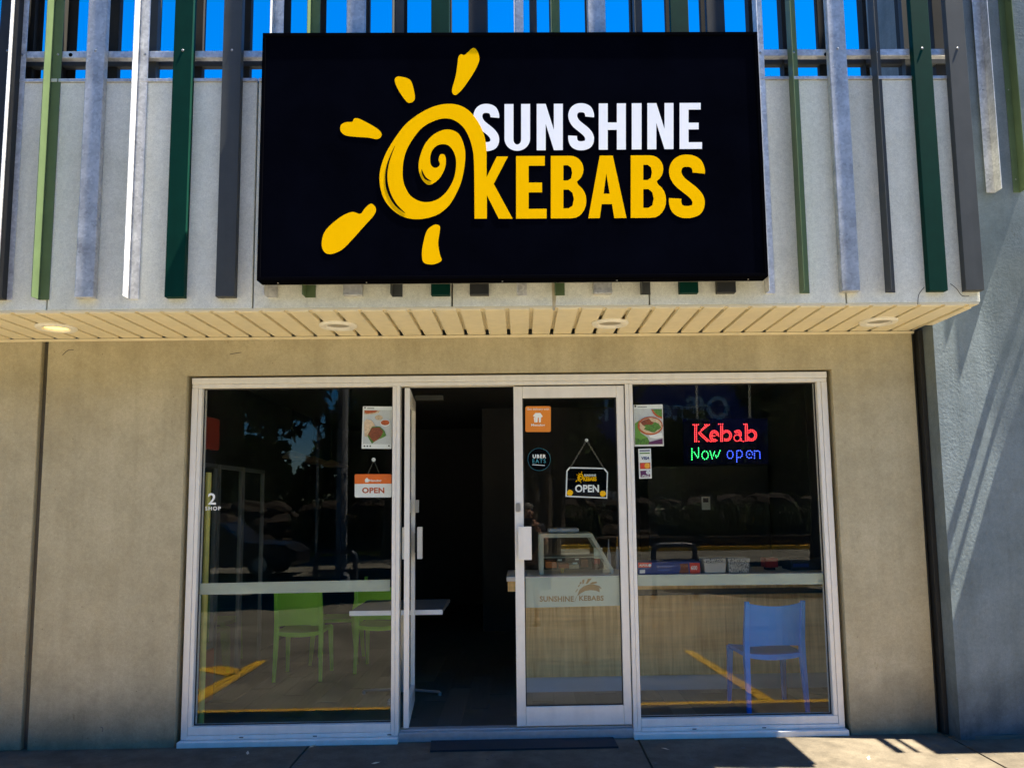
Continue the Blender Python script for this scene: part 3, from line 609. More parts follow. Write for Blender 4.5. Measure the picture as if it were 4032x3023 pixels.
# frosted band with the logo cut out of it (read as wood-brown print)
bx = lambda x: 2000 + x * .30154
by = lambda y: 1900 + y * .30154
fb = film('frosted_band', [(2066, 2275), (2443, 2266), (2447, 2383), (2064, 2392)], 0.040, M['frost'], dp)
logo = mat('logo_cutout', (0.22, 0.14, 0.05), 0.6, var=0.15)
b = MB(); lz = lambda P: [(bx(x), by(y)) for x, y in P]
for P in ([(905, 1478), (920, 1432), (935, 1395), (985, 1352), (1050, 1328), (1120, 1325), (1195, 1345), (1197, 1428), (1150, 1408), (1080, 1400), (1010, 1410), (955, 1438)],
          [(915, 1345), (935, 1325), (940, 1338), (920, 1362)], [(935, 1320), (945, 1290), (962, 1298), (956, 1322)], [(972, 1320), (970, 1270), (995, 1258), (1000, 1280), (988, 1315)],
          [(1015, 1318), (1045, 1252), (1095, 1248), (1040, 1315)], [(1060, 1322), (1100, 1295), (1155, 1288), (1165, 1308), (1090, 1325)], [(1195, 1346), (1225, 1382), (1215, 1386), (1190, 1362)], [(880, 1425), (905, 1385), (915, 1390), (888, 1428)], [(868, 1555), (895, 1480), (900, 1482), (876, 1550)]):
    b.prism([poly(lz(P), 0.0392)], (0, 0.0007, 0))
text(b, 'SUNSHINE', bx(415), by(1478), bx(860), by(1552), 0.0392, bold=0.03, space=1.05)
text(b, 'KEBABS', bx(930), by(1470), bx(1250), by(1540), 0.0392, bold=0.03, space=1.05)
b.build('band_logo', logo, fb)

# the open leaf, seen edge-on
ol = thing('shop_door', 'open left-hand glass door leaf swung inward and seen edge-on in the doorway', 'door', (-0.826, 0.02, 0.04))
H = 0.80
for nm, a, c, d, e in (('stile', 0, .05, .047, 2.462), ('stile', H - .05, H, .047, 2.462), ('top_rail', .0505, H - .0505, 2.378, 2.462), ('bottom_rail', .0505, H - .0505, .047, .18)):
    MB().box(-0.845, -0.807, 0.02 + a, 0.02 + c, d, e).build(nm, M['alu'], ol, bevel=0.003)
MB().box(-0.829, -0.823, 0.071, 0.769, 0.181, 2.377).build('pane', M['glass'], ol)
za, zc = at(1600, 2075, .7).z, at(1600, 2200, .7).z
MB().box(-0.905, -0.868, 0.68, 0.79, zc, za).build('pull_plate', M['alu'], ol, bevel=0.002)
MB().box(-0.785, -0.745, 0.68, 0.79, zc, za).build('pull_plate', M['alu'], ol, bevel=0.002)
for sx in (-0.8675, -0.8065):
    MB().box(sx, sx + 0.022, 0.72, 0.75, zc + 0.05, za - 0.05).build('bracket', M['seal'], ol)
MB().box(-0.8065, -0.775, 0.72, 0.78, at(1600, 2018, .75).z, at(1600, 1968, .75).z).build('lock', M['steel'], ol, bevel=0.003)
ol.rotation_euler = (0, 0, RAD(4.5))
# door closer arm and floor pivot seen inside the doorway
p = at(1640, 1565, 0.5)
cl = thing('door_closer', 'dark door closer box under the head of the doorway', 'door closer', (p.x + 0.2, 0.5, p.z))
MB().box(at(1636, 1560, .5).x, at(1745, 1560, .5).x, 0.46, 0.54, at(1700, 1575, .5).z, at(1700, 1558, .5).z).build('closer_body', M['mgrey'], cl, bevel=0.004)

# ================================================================== interior shell
sh = struct(bpy.data.objects.new('shop_interior', None)); COL.objects.link(sh)
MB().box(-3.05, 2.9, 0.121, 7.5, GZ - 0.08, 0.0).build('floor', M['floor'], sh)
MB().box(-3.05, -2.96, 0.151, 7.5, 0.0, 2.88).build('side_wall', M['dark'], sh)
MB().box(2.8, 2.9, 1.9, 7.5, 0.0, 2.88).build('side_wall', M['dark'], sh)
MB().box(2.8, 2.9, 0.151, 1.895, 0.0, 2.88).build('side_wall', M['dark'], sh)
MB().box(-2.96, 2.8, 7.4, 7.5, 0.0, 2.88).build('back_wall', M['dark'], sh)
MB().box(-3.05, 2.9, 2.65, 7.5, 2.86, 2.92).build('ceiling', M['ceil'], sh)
MB().box(-3.05, 2.9, 0.151, 2.645, 2.86, 2.92).build('ceiling', M['vwhite'], sh)  # unseen front zone made white to bounce daylight onto the counter
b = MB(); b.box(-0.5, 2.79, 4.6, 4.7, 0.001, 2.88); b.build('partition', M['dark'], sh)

m_, t_, p_ = nodes('floor_plank_vinyl'); oi = t_.nodes.new('ShaderNodeObjectInfo'); tcf = t_.nodes.new('ShaderNodeTexCoord'); mpf = t_.nodes.new('ShaderNodeMapping'); mpf.inputs['Scale'].default_value = (30, 2, 1); nzf = t_.nodes.new('ShaderNodeTexNoise'); nzf.inputs['Detail'].default_value = 8; nzf.inputs['Scale'].default_value = 1.2
t_.links.new(tcf.outputs['Object'], mpf.inputs[0]); t_.links.new(mpf.outputs[0], nzf.inputs['Vector']); adf = t_.nodes.new('ShaderNodeMath'); adf.operation = 'MULTIPLY_ADD'; adf.inputs[1].default_value = .6; t_.links.new(oi.outputs['Random'], adf.inputs[0]); t_.links.new(nzf.outputs['Fac'], adf.inputs[2])
rf_ = t_.nodes.new('ShaderNodeValToRGB'); rf_.color_ramp.elements[0].position = .35; rf_.color_ramp.elements[1].position = 1.1 if False else 1.0; rf_.color_ramp.elements[0].color = (.03, .027, .023, 1); rf_.color_ramp.elements[1].color = (.10, .09, .075, 1); t_.links.new(adf.outputs[0], rf_.inputs[0]); t_.links.new(rf_.outputs[0], p_.inputs['Base Color']); p_.inputs['Roughness'].default_value = .4
plank0 = MB().box(0.002, 0.176, 0.002, 1.196, 0.0005, 0.003).build('floor_plank', m_, sh)
n_ = 0
for ix in range(33):
    for iy in range(-1, 3):
        y_ = 0.125 + iy * 1.2 + (ix * 0.47) % 1.2
        if y_ < 0.122 or y_ > 2.4: continue
        o = plank0 if n_ == 0 else plank0.copy()
        if n_: COL.objects.link(o)
        n_ += 1; o.location = (-2.95 + ix * 0.178, y_, 0)
# counter
ct = thing('service_counter', 'wood laminate service counter with white benchtop inside the right window', 'counter', (1.3, 1.25, 0))
xl = at(2000, 2300, 1.2).x
MB().box(0.0, 2.79, 1.20, 1.75, 0.13, 0.80).build('front_panel', M['wood'], ct)
MB().box(0.0, 2.79, 1.215, 1.75, 0.001, 0.129).build('kick_board', M['kick'], ct)
MB().box(xl, 2.79, 1.14, 1.80, 0.86, 0.945).build('fascia_board', M['wood'], ct)
MB().box(0.0, 2.79, 1.23, 1.75, 0.801, 0.859).build('shadow_gap', M['trim'], ct)
MB().box(xl - .01, 2.79, 1.12, 1.82, 0.946, 0.985).build('benchtop', M['bench'], ct, bevel=0.003)
CT = 0.986
# display cabinet on the counter: trapezoid end panel facing the door
dc = thing('display_cabinet', 'glass display cabinet with pale sloping frame on the counter behind the right door', 'cabinet', (0.4, 1.4, CT))
Yd = 1.25
P = [(bx(410), by(1225)), (bx(410), by(668)), (bx(1098), by(660)), (bx(1380), by(1130)), (bx(1380), by(1210))]
Q = [(bx(468), by(1225)), (bx(466), by(718)), (bx(1075), by(712)), (bx(1335), by(1140)), (bx(1335), by(1210))]
fr = mat('cabinet_frame', (0.40, 0.43, 0.34), 0.45, var=0.06)
zfix = lambda L: [Vector((p.x, p.y, max(p.z, CT + 0.003))) for p in L]
for yy in (0.0, 0.45):
    b = MB(); sh_ = Vector((0, yy, 0))
    o_, i_ = zfix(poly(P, Yd)), zfix(poly(Q, Yd))
    for k2 in range(4):
        b.prism([[o_[k2] + sh_, o_[k2 + 1] + sh_, i_[k2 + 1] + sh_, i_[k2] + sh_]], (0, 0.03, 0))
    b.build('end_frame', fr, dc)
i_ = zfix(poly(Q, Yd + 0.015))
b = MB(); b.prism([i_], (0, 0.004, 0)); b.build('pane', M['cglass'], dc)
o_ = zfix(poly(P, Yd))
b = MB(); b.box(o_[1].x, o_[2].x, Yd + 0.031, Yd + 0.449, o_[1].z - 0.02, o_[1].z); b.build('lid', fr, dc)
zs = at(2200, by(972), Yd).z
MB().box(i_[0].x, at(bx(1210), 2200, Yd).x, Yd + 0.035, Yd + 0.44, zs - 0.008, zs).build('shelf', M['steel'], dc)
tr = [('orange', 490, 640, 1030, 1110), ('rust', 660, 800, 1060, 1115), ('bread', 800, 930, 1070, 1120), ('meat', 950, 1050, 1000, 1100), ('red', 1125, 1205, 990, 1060), ('meat', 1120, 1200, 1060, 1130), ('camber', 690, 735, 1110, 1200)]
for mn, a, c, d, e in tr:
    p, q = at(bx(a), by(d), Yd + .1), at(bx(c), by(e), Yd + .1)
    MB().box(p.x, q.x, Yd + .1, Yd + .3, max(q.z, CT + .004), p.z).build('food_tray', M[mn], dc, bevel=0.004)
for a, c, d, e in ((650, 705, 998, 1018), (875, 925, 990, 1008), (845, 905, 1040, 1060), (1120, 1235, 850, 985)):
    p, q = at(bx(a), by(d), Yd + .06), at(bx(c), by(e), Yd + .06)
    MB().box(p.x, q.x, Yd + .06, Yd + .064, q.z, p.z).build('price_card', M['vwhite'], dc)
p, q = at(bx(525), by(595), 1.4), at(bx(925), by(648), 1.4)
b = MB(); b.box(p.x, q.x, 1.36, 1.6, o_[1].z + 0.001, p.z)
tag(b.build('foil_tray', M['foil'], bevel=0.012), 'crinkled foil tray resting on top of the display cabinet', 'tray')
for n, (a, c, d, e) in enumerate(((1290, 1345, 865, 990), (1405, 1455, 830, 998))):
    p, q = at(bx(a), by(d), 1.75), at(bx(c), by(e), 1.75); cx_ = (p.x + q.x) / 2; r = (q.x - p.x) / 2
    t = thing('sauce_bottle', ['slim clear sauce bottle with a white nozzle right of the display cabinet', 'taller clear sauce bottle with a yellow cap by the door stile'][n], 'bottle', (cx_, 1.75, CT), 'sauce bottles on the counter')
    b = MB(); b.lathe((cx_, 1.75, CT), [(r, 0.001), (r, (p.z - CT) * .75), (r * .4, p.z - CT)], 14); b.build('body', M['pgrey'], t)
    b = MB(); b.lathe((cx_, 1.75, p.z), [(r * .4, 0.001), (r * .15, 0.09)], 10); b.build('cap', M['vwhite'] if n == 0 else M['camber'], t)
# cartons and pots on the counter
q0 = lambda x, y: (2400 + x * .4747, 2150 + y * .4747)
def cbox(name, xa, xb, yt, Y, m, lab, cat, par=None, dep=0.2):
    p, q = at(*q0(xa, yt), Y), at(*q0(xb, yt), Y)
    o = MB().box(p.x, q.x, Y, Y + dep, CT + 0.0005, p.z).build(name, m, par, bevel=0.003)
    return o
YB = 1.16
bxo = thing('carton', 'long blue and red printed carton marked 600 on the counter behind the card stickers', 'box', (1.1, YB, CT))
cbox('carton_body', 238, 752, 133, YB, M['blue'], '', '', bxo, 0.25)
b = MB(); b.prism([poly([q0(238, 134), q0(350, 134), q0(345, 175), q0(238, 175)], YB - 0.001)], (0, 0.0008, 0)); b.prism([poly([q0(662, 138), q0(750, 136), q0(750, 225), q0(670, 225)], YB - 0.001)], (0, 0.0008, 0)); b.build('red_print', M['cred'], bxo)
b = MB(); b.prism([poly([q0(582, 145), q0(650, 142), q0(658, 222), q0(578, 224), q0(590, 180)], YB - 0.001)], (0, 0.0008, 0)); b.build('photo_print', M['meat'], bxo)
b = MB(); text(b, '600', *q0(676, 160), *q0(728, 196), YB - 0.0018, bold=0.03); text(b, 'ALFOIL', *q0(246, 148), *q0(320, 165), YB - 0.0018, bold=0.03); b.prism([poly([q0(250, 195), q0(295, 193), q0(295, 223), q0(250, 225)], YB - 0.001)], (0, 0.0006, 0)); b.prism([poly(ell(*q0(334, 157), 6, 6), YB - 0.0018)], (0, .0006, 0)); b.build('white_print', M['vwhite'], bxo)
b = MB(); b.prism([poly([q0(400, 160), q0(540, 158), q0(540, 166), q0(400, 168)], YB - 0.001)], (0, .0006, 0)); b.prism([poly([q0(400, 195), q0(500, 193), q0(500, 199), q0(400, 201)], YB - 0.001)], (0, .0006, 0)); b.build('blue_print', mat('print_pale_blue', (.05, .12, .4)), bxo)
speck = nodes('speckled_pot'); mm, t_, p_ = speck
v = t_.nodes.new('ShaderNodeTexVoronoi'); v.inputs['Scale'].default_value = 95; tcn = t_.nodes.new('ShaderNodeTexCoord'); t_.links.new(tcn.outputs['Object'], v.inputs['Vector'])
r_ = t_.nodes.new('ShaderNodeValToRGB'); r_.color_ramp.elements[0].position = .36; r_.color_ramp.elements[1].position = .44; r_.color_ramp.elements[0].color = (.03, .03, .03, 1); r_.color_ramp.elements[1].color = (.62, .60, .52, 1)
t_.links.new(v.outputs['Distance'], r_.inputs[0]); t_.links.new(r_.outputs[0], p_.inputs['Base Color'])
M['speck'] = mm; M['pot'] = mat('white_pot', (.62, .60, .53), .5)
for n, (xa, xb) in enumerate(((760, 948), (958, 1142))):
    p, q = at(*q0(xa, 95), YB + .08), at(*q0(xb, 95), YB + .08); cx_ = (p.x + q.x) / 2; r = (q.x - p.x) / 2; h = p.z - CT
    t = thing('planter_pot', ['white square tub with a speckled rim, beside the carton', 'black speckled white square tub, right of the plain tub'][n], 'pot', (cx_, YB + .08, CT), 'white tubs on the counter')
    vs = []; b = MB()
    def sq(rr, z): return [(cx_ + sx * rr, YB + .08 + sy * rr, CT + z) for sx, sy in ((-1, -1), (1, -1), (1, 1), (-1, 1))]
    for (r0, h0, r1, h1, nm, ma) in ((r * .88, 0.001, r * .97, h * .72, 'tub', M['pot'] if n == 0 else M['speck']), (r * .975, h * .721, r, h, 'rim', M['speck'])):
        b = MB(); b.add(sq(r0, h0) + sq(r1, h1), [(0, 3, 2, 1), (4, 5, 6, 7), (0, 1, 5, 4), (1, 2, 6, 5), (2, 3, 7, 6), (3, 0, 4, 7)]); b.build(nm, ma, t, bevel=0.008)
p, q = at(*q0(1290, 98), YB + .2), at(*q0(1400, 175), YB + .2)
t = thing('napkin_box', 'small red box raised on a black stand, right of the tubs', 'box', ((p.x + q.x) / 2, YB + .2, CT))
MB().box(p.x, q.x, YB + .2, YB + .34, q.z, p.z).build('box_top', M['red'], t, bevel=.006); MB().box(p.x + .02, q.x - .02, YB + .22, YB + .32, CT + .001, q.z - .001).build('stand', M['seal'], t)
p, q = at(*q0(1500, 100), YB + .15), at(*q0(1790, 210), YB + .15)
t = thing('card_terminal', 'dark boxy till unit with a blue strip at the right end of the counter', 'till', (p.x, YB + .15, CT))
MB().box(p.x, q.x, YB + .15, YB + .4, CT + .001, p.z).build('till_body', M['dark'], t, bevel=.008); MB().box(p.x + .02, p.x + .16, YB + .147, YB + .1499, CT + .03, CT + .06).build('blue_strip', M['blue'], t)

# table
tb = thing('cafe_table', 'square cafe table with dark top and pale edge, behind the left mullion', 'table', (-0.45, 1.2, 0))
a, c = at(1378, 2395, .86), at(1742, 2395, .86)
MB().box(a.x, c.x, .86, 1.58, .722, .755).build('tabletop', M['tabletop'], tb, bevel=.006)
MB().box(a.x - .003, c.x + .003, .845, .8595, .715, .755).build('edge_strip', M['tedge'], tb, bevel=.004)
cx_ = at(1580, 2600, 1.2).x
MB().tube([(cx_, 1.22, .03), (cx_, 1.22, .72)], .035, 16).build('pedestal', M['steel'], tb)
b = MB()
for dx, dy in ((.33, -.05), (-.33, .05), (.05, .33), (-.05, -.33)): b.tube([(cx_, 1.22, .05), (cx_ + dx, 1.22 + dy, .03)], .012, 8)
b.build('base_arm', M['steel'], tb)
for dx, dy in ((.33, -.05), (-.33, .05), (.05, .33), (-.05, -.33)): MB().lathe((cx_ + dx, 1.22 + dy, 0), [(.016, .001), (.016, .03)], 10).build('foot', M['steel'], tb)

# chairs (back towards the window at rotation 0)
def make_chair(label, m, group):
    t = thing('cafe_chair', label, 'chair', (0, 0, 0), group)
    b = MB()          # backrest: slightly bowed panel between two uprights
    n = 8; W = .19; fs = []; vs = []
    for sgn in (0, 1):
        for j in range(5):
            z = .50 + (.83 - .50) * j / 4
            for i in range(n + 1):
                u = -1 + 2 * i / n; dz = -.022 * (1 - u * u) if j == 4 else (.012 * (1 - u * u) if j == 0 else 0)
                vs.append((u * W, -.205 - .05 * j / 4 - .028 * (1 - u * u) + (.012 if sgn else 0), z + dz))
    N1 = (n + 1) * 5
    for j in range(4):
        for i in range(n):
            q = j * (n + 1) + i; fs.append((q, q + 1, q + n + 2, q + n + 1)); q += N1; fs.append((q, q + n + 1, q + n + 2, q + 1))
    rim = [i for i in range(n + 1)] + [j * (n + 1) + n for j in range(1, 5)] + [4 * (n + 1) + i for i in range(n - 1, -1, -1)] + [j * (n + 1) for j in range(3, 0, -1)]
    for i in range(len(rim)): p, q = rim[i], rim[(i + 1) % len(rim)]; fs.append((p, p + N1, q + N1, q))
    b.add(vs, fs); b.build('backrest', m, t)
    for s in (-1, 1):
        b = MB(); vs = []
        for z, y, hx, hy in ((0, -.235, .014, .016), (.44, -.20, .020, .026), (.55, -.205, .019, .022), (.845, -.258, .015, .017)):
            for ax, ay in ((-1, -1), (1, -1), (1, 1), (-1, 1)): vs.append((s * (.205 + (.008 if z == 0 else 0)) + ax * hx, y + ay * hy, z))
        fs = [(0, 3, 2, 1), (12, 13, 14, 15)] + [(k * 4 + i, k * 4 + (i + 1) % 4, k * 4 + 4 + (i + 1) % 4, k * 4 + 4 + i) for k in range(3) for i in range(4)]
        b.add(vs, fs); b.build('upright_leg', m, t, bevel=.004)
        b = MB(); vs = []
        for z, y, hx, hy in ((0, .235, .014, .015), (.445, .20, .021, .026)):
            for ax, ay in ((-1, -1), (1, -1), (1, 1), (-1, 1)): vs.append((s * (.205 + (.01 if z == 0 else 0)) + ax * hx, y + ay * hy, z))
        b.add(vs, [(0, 3, 2, 1), (4, 5, 6, 7)] + [(i, (i + 1) % 4, 4 + (i + 1) % 4, 4 + i) for i in range(4)]); b.build('leg', m, t, bevel=.004)
    b = MB(); n = 6; vs = []; fs = []
    for top_ in (0, 1):
        for j in range(n + 1):
            for i in range(n + 1):
                u, v2 = -1 + 2 * i / n, -1 + 2 * j / n
                vs.append((u * .215, v2 * .215, (.455 if top_ else .425 - .012 * (1 - u * u)) - .014 * (1 - u * u)))
    N1 = (n + 1) ** 2
    for j in range(n):
        for i in range(n): q = j * (n + 1) + i; fs.append((q, q + n + 1, q + n + 2, q + 1)); q += N1; fs.append((q, q + 1, q + n + 2, q + n + 1))
    rim = [i for i in range(n + 1)] + [j * (n + 1) + n for j in range(1, n + 1)] + [n * (n + 1) + i for i in range(n - 1, -1, -1)] + [j * (n + 1) for j in range(n - 1, 0, -1)]
    for i in range(len(rim)): p, q = rim[i], rim[(i + 1) % len(rim)]; fs.append((p, q, q + N1, p + N1))
    b.add(vs, fs); b.build('seat', m, t)
    return t
G = 'lime green cafe chairs inside the left window'
c1 = make_chair('lime green plastic chair standing free, back turned to the left window', M['pgreen'], G)
def place(o, px, py, rz, lab):
    p = on_z(px, py, 0.0); o.location = (p.x, p.y + .235 * math.cos(rz), 0); o.rotation_euler = (0, 0, rz); o['label'] = lab
c2 = copy_tree(c1); c3 = copy_tree(c1)
place(c1, 1168, 2684, RAD(1), 'lime green plastic chair standing free, its back turned to the left window')
place(c2, 1490, 2652, RAD(-4), 'lime green plastic chair behind the square cafe table')
place(c3, 1330, 2600, RAD(92), 'lime green plastic chair turned sideways, between the two others')
c4 = make_chair('blue plastic chair inside the right window, back turned to the glass', M['pblue'], None)
p = on_z(3060, 2815, 0.0); c4.location = (p.x, p.y + .235, 0); c4.rotation_euler = (0, 0, RAD(3)); c4.scale = (1.06, 1, 1)

# drinks fridge at the left wall, doors facing into the room
df = thing('drinks_fridge', 'narrow drinks fridge with red header and kick panel at the far left inside', 'fridge', (-2.75, .9, 0))
FX = -2.58
MB().box(-2.95, FX - .04, .70, 1.06, .45, 2.09).build('cabinet', M['dark'], df)
MB().box(-2.95, FX, .70, 1.06, 2.095, 2.36).build('header', M['dred'], df, bevel=.01)
MB().box(-2.95, FX + .01, .70, 1.06, .03, .445).build('kick_panel', M['dred'], df, bevel=.01)
gf = thing('glass_cabinet', 'tall glass-fronted cabinet with slim silver door frames along the left inside wall', 'cabinet', (-2.75, 1.6, 0))
MB().box(-2.95, FX - .04, 1.09, 2.3, .03, 2.0).build('cabinet_body', M['dark'], gf)
for t_, (ya, yb) in ((df, (.71, 1.05)), (gf, (1.10, 1.67)), (gf, (1.69, 2.29))):
    zl = .455 if t_ is df else .06
    d_ = MB().box(FX - .02, FX - .014, ya + .03, yb - .03, zl + .045, 1.94).build('door', M['cglass'], t_)
    b = MB(); b.box(FX - .035, FX, ya, ya + .022, zl, 1.975); b.box(FX - .035, FX, yb - .022, yb, zl, 1.975); b.box(FX - .035, FX, ya + .023, yb - .023, zl, zl + .044); b.box(FX - .035, FX, ya + .023, yb - .023, 1.941, 1.975)
    b.build('door_frame', M['cabf'], d_)
yp = thing('yellow_post', 'yellow painted post just inside the left edge of the left window', 'post', (at(795, 2400, .25).x, .25, 0))
b = MB(); x_ = at(808, 2300, .3).x; b.tube([(x_, .3, .001), (x_, .3, at(830, 1860, .3).z)], .022, 12); b.build('pipe', M['ypost'], yp); b = MB(); b.lathe((x_, .3, 0), [(.05, .001), (.05, .012)], 16); b.build('base_plate', M['ypost'], yp)

# pendants hung deep in the room
for n, (px, py, hw, Y) in enumerate(((1150, 1804, 88, 4.4), (1232, 1823, 78, 5.4), (1303, 1836, 68, 6.4))):
    p = at(px, py, Y); r = hw / (F_PX / (Y + 5.77))
    t = thing('pendant_lamp', ['nearest unlit flat disc pendant deep in the shop', 'middle unlit flat disc pendant deep in the shop', 'farthest unlit flat disc pendant deep in the shop'][n], 'lamp', (p.x, Y, p.z), 'disc pendants in a row')
    b = MB(); b.lathe(p, [(r * .2, .05), (r, 0.0), (r, .012), (r * .2, .09)][0:0] + [(r * .9, -.01), (r, 0), (r * .25, .08), (.02, .1)], 24); b.build('shade', M['bread'], t)
    MB().tube([(p.x, Y, p.z + .1), (p.x, Y, 2.858)], .008, 6).build('cord', M['seal'], t)
# upright steel freezer with a long handle behind the counter
uf = thing('upright_freezer', 'dark upright freezer with a long steel handle behind the right counter end', 'freezer', (2.1, 3.0, 0))
MB().box(1.4, 2.75, 3.0, 3.6, .02, 2.0).build('cabinet', M['dark'], uf, bevel=.01)
a, c = at(3070, 1822, 2.95), at(3085, 2068, 2.95)
b = MB(); b.prism([[(a.x - .02, 2.96, a.z), (a.x + .045, 2.96, a.z), (c.x + .055, 2.96, c.z), (c.x - .01, 2.96, c.z)]], (0, .03, 0)); b.build('handle', M['kick'], uf)
a, c = at(2762, 1955, 2.99), at(2797, 2006, 2.99)
nt_ = thing('wall_notice', 'small white paper notice on the freezer door behind the right window', 'notice', (a.x, 2.99, c.z))
MB().box(a.x, c.x, 2.985, 2.99, c.z, a.z).build('sheet', M['vwhite'], nt_); MB().box(a.x + .015, c.x - .02, 2.982, 2.9845, (a.z + c.z) / 2 + .01, a.z - .015).build('print', M['dark'], nt_)

# ================================================================== posters, stickers, hanging signs
GI = 0.058
def panel(name, pts, Y, m, par, lift=0.0): b = MB(); b.prism([poly(pts, Y - lift)], (0, 0.0007, 0)); return b.build(name, m, par)
# left food poster
r1 = lambda x, y: (700 + x * .4523, 1450 + y * .4523)
r2 = lambda x, y: (1500 + x * .4523, 1450 + y * .4523)
r3 = lambda x, y: (2400 + x * .4523, 1450 + y * .4523)
p = at(*r1(1735, 700), GI)
po = thing('food_poster', 'white poster of a kebab wrap and dips taped in the left window', 'poster', (p.x, GI, p.z), 'food posters in the windows')
panel('sheet', [r1(1612, 330), r1(1868, 332), r1(1860, 700), r1(1600, 698)], GI, M['vwhite'], po)
panel('photo', [r1(1622, 362), r1(1862, 362), r1(1856, 660), r1(1612, 658)], GI, M['pgrey'], po, .001)
for nm, P, mm_ in (('bread_print', [(1622, 366), (1765, 366), (1745, 388), (1690, 400), (1640, 402), (1622, 395)], 'bread'), ('chips_print', [(1626, 366), (1740, 366), (1720, 384), (1650, 394), (1626, 386)], 'tomato'), ('dip_print', ell(1750, 428, 34, 22), 'bread'), ('bowl_print', ell(1805, 474, 42, 30), 'vwhite'), ('sauce_print', ell(1805, 472, 38, 23), 'tomato'),
                   ('wrap_print', [(1640, 440), (1690, 455), (1720, 500), (1655, 600), (1625, 590), (1622, 470)], 'bread'), ('salad_print', [(1690, 508), (1760, 505), (1800, 545), (1815, 585), (1790, 600), (1730, 625), (1690, 655), (1668, 620), (1650, 585)], 'salad'), ('filling_print', [(1690, 515), (1755, 512), (1790, 550), (1770, 590), (1735, 625), (1705, 640), (1680, 610), (1655, 575)], 'meat')):
    panel(nm, [r1(x, y) for x, y in P], GI, M[mm_], po, .002 + .0008 * ('print' in nm and ['bread_print', 'chips_print', 'dip_print', 'bowl_print', 'sauce_print', 'wrap_print', 'salad_print', 'filling_print'].index(nm)))
b = MB()
for x, y in ((1625, 676), (1650, 676), (1675, 676), (1838, 674), (1630, 342)): b.prism([poly([r1(*q) for q in ell(x, y, 7, 7, 8)], GI - .001)], (0, .0006, 0))
b.prism([poly([r1(1650, 345), r1(1710, 345), r1(1710, 350), r1(1650, 350)], GI - .001)], (0, .0006, 0)); b.build('icon_print', M['mgrey'], po)
# right food poster
p = at(*r3(340, 680), GI)
po = thing('food_poster', 'poster of a kebab bowl on green salad taped in the right window', 'poster', (p.x, GI, p.z), 'food posters in the windows')
panel('sheet', [r3(208, 318), r3(462, 313), r3(472, 676), r3(216, 680)], GI, M['vwhite'], po)
panel('photo', [r3(216, 352), r3(458, 350), r3(465, 660), r3(222, 665)], GI, M['pgrey'], po, .001)
seq = [('leaf_print', [(220, 480), (262, 450), (270, 560), (330, 600), (350, 640), (340, 662), (224, 663)], 'lime'), ('dark_leaf_print', [(222, 600), (270, 620), (330, 600), (350, 640), (335, 663), (224, 663)], 'salad'), ('board_print', [(345, 640), (462, 610), (464, 660), (338, 662)], 'purple'), ('bowl_print', [(340, 575), (455, 560), (462, 600), (400, 612), (350, 600)], 'vwhite'),
       ('far_bread_print', [(362, 356), (457, 354), (458, 440), (410, 420), (380, 395)], 'rust'), ('far_salad_print', [(375, 356), (455, 354), (457, 425), (420, 408), (395, 385)], 'salad'), ('bread_print', ell(355, 500, 110, 80, 24), 'tomato'), ('filling_print', ell(358, 498, 98, 66, 22, wob=.05), 'bread'), ('salad_print', ell(368, 510, 70, 40, 16, wob=.25), 'salad'), ('meat_print', ell(330, 470, 52, 28, 14, wob=.3), 'meat')]
for i_n, (nm, P, mm_) in enumerate(seq): panel(nm, [r3(x, y) for x, y in P], GI, M[mm_], po, .002 + .0008 * i_n)
b = MB(); b.prism([poly([r3(245, 334), r3(325, 333), r3(325, 338), r3(245, 339)], GI - .001)], (0, .0006, 0)); b.prism([poly([r3(*q) for q in ell(225, 330, 8, 10, 10)], GI - .001)], (0, .0006, 0)); b.build('icon_print', M['mgrey'], po)
# card strip
p = at(*r3(310, 955), GI)
cs_ = thing('card_sticker', 'white strip of payment card logos under the right food poster', 'sticker', (p.x, GI, p.z))
panel('sheet', [r3(250, 700), r3(360, 697), r3(368, 957), r3(258, 960)], GI, M['vwhite'], cs_)
b = MB(); b.prism([poly([r3(262, 712), r3(350, 710), r3(350, 720), r3(262, 722)], GI - .001)], (0, .0006, 0)); text(b, 'VISA', *r3(277, 768), *r3(347, 794), GI - .0012, bold=.04, shear=.2); b.build('navy_print', M['navy'], cs_)
panel('green_print', [r3(262, 734), r3(350, 732), r3(350, 742), r3(262, 744)], GI, M['salad'], cs_, .001)
panel('black_print', [r3(264, 822), r3(355, 819), r3(357, 874), r3(266, 877)], GI, M['rust'], cs_, .001)
panel('red_print', [r3(*q) for q in ell(291, 848, 23, 25)], GI, M['cred'], cs_, .002); panel('amber_print', [r3(*q) for q in ell(328, 847, 23, 25)], GI, M['camber'], cs_, .003)
panel('purple_print', [r3(268, 890), r3(352, 887), r3(354, 944), r3(270, 947)], GI, M['purple'], cs_, .001)
b = MB(); text(b, 'e', *r3(318, 888), *r3(352, 922), GI - .0022, bold=.03); text(b, 'eftpos', *r3(280, 925), *r3(345, 944), GI - .0022, bold=.02); b.build('white_print', M['vwhite'], cs_)
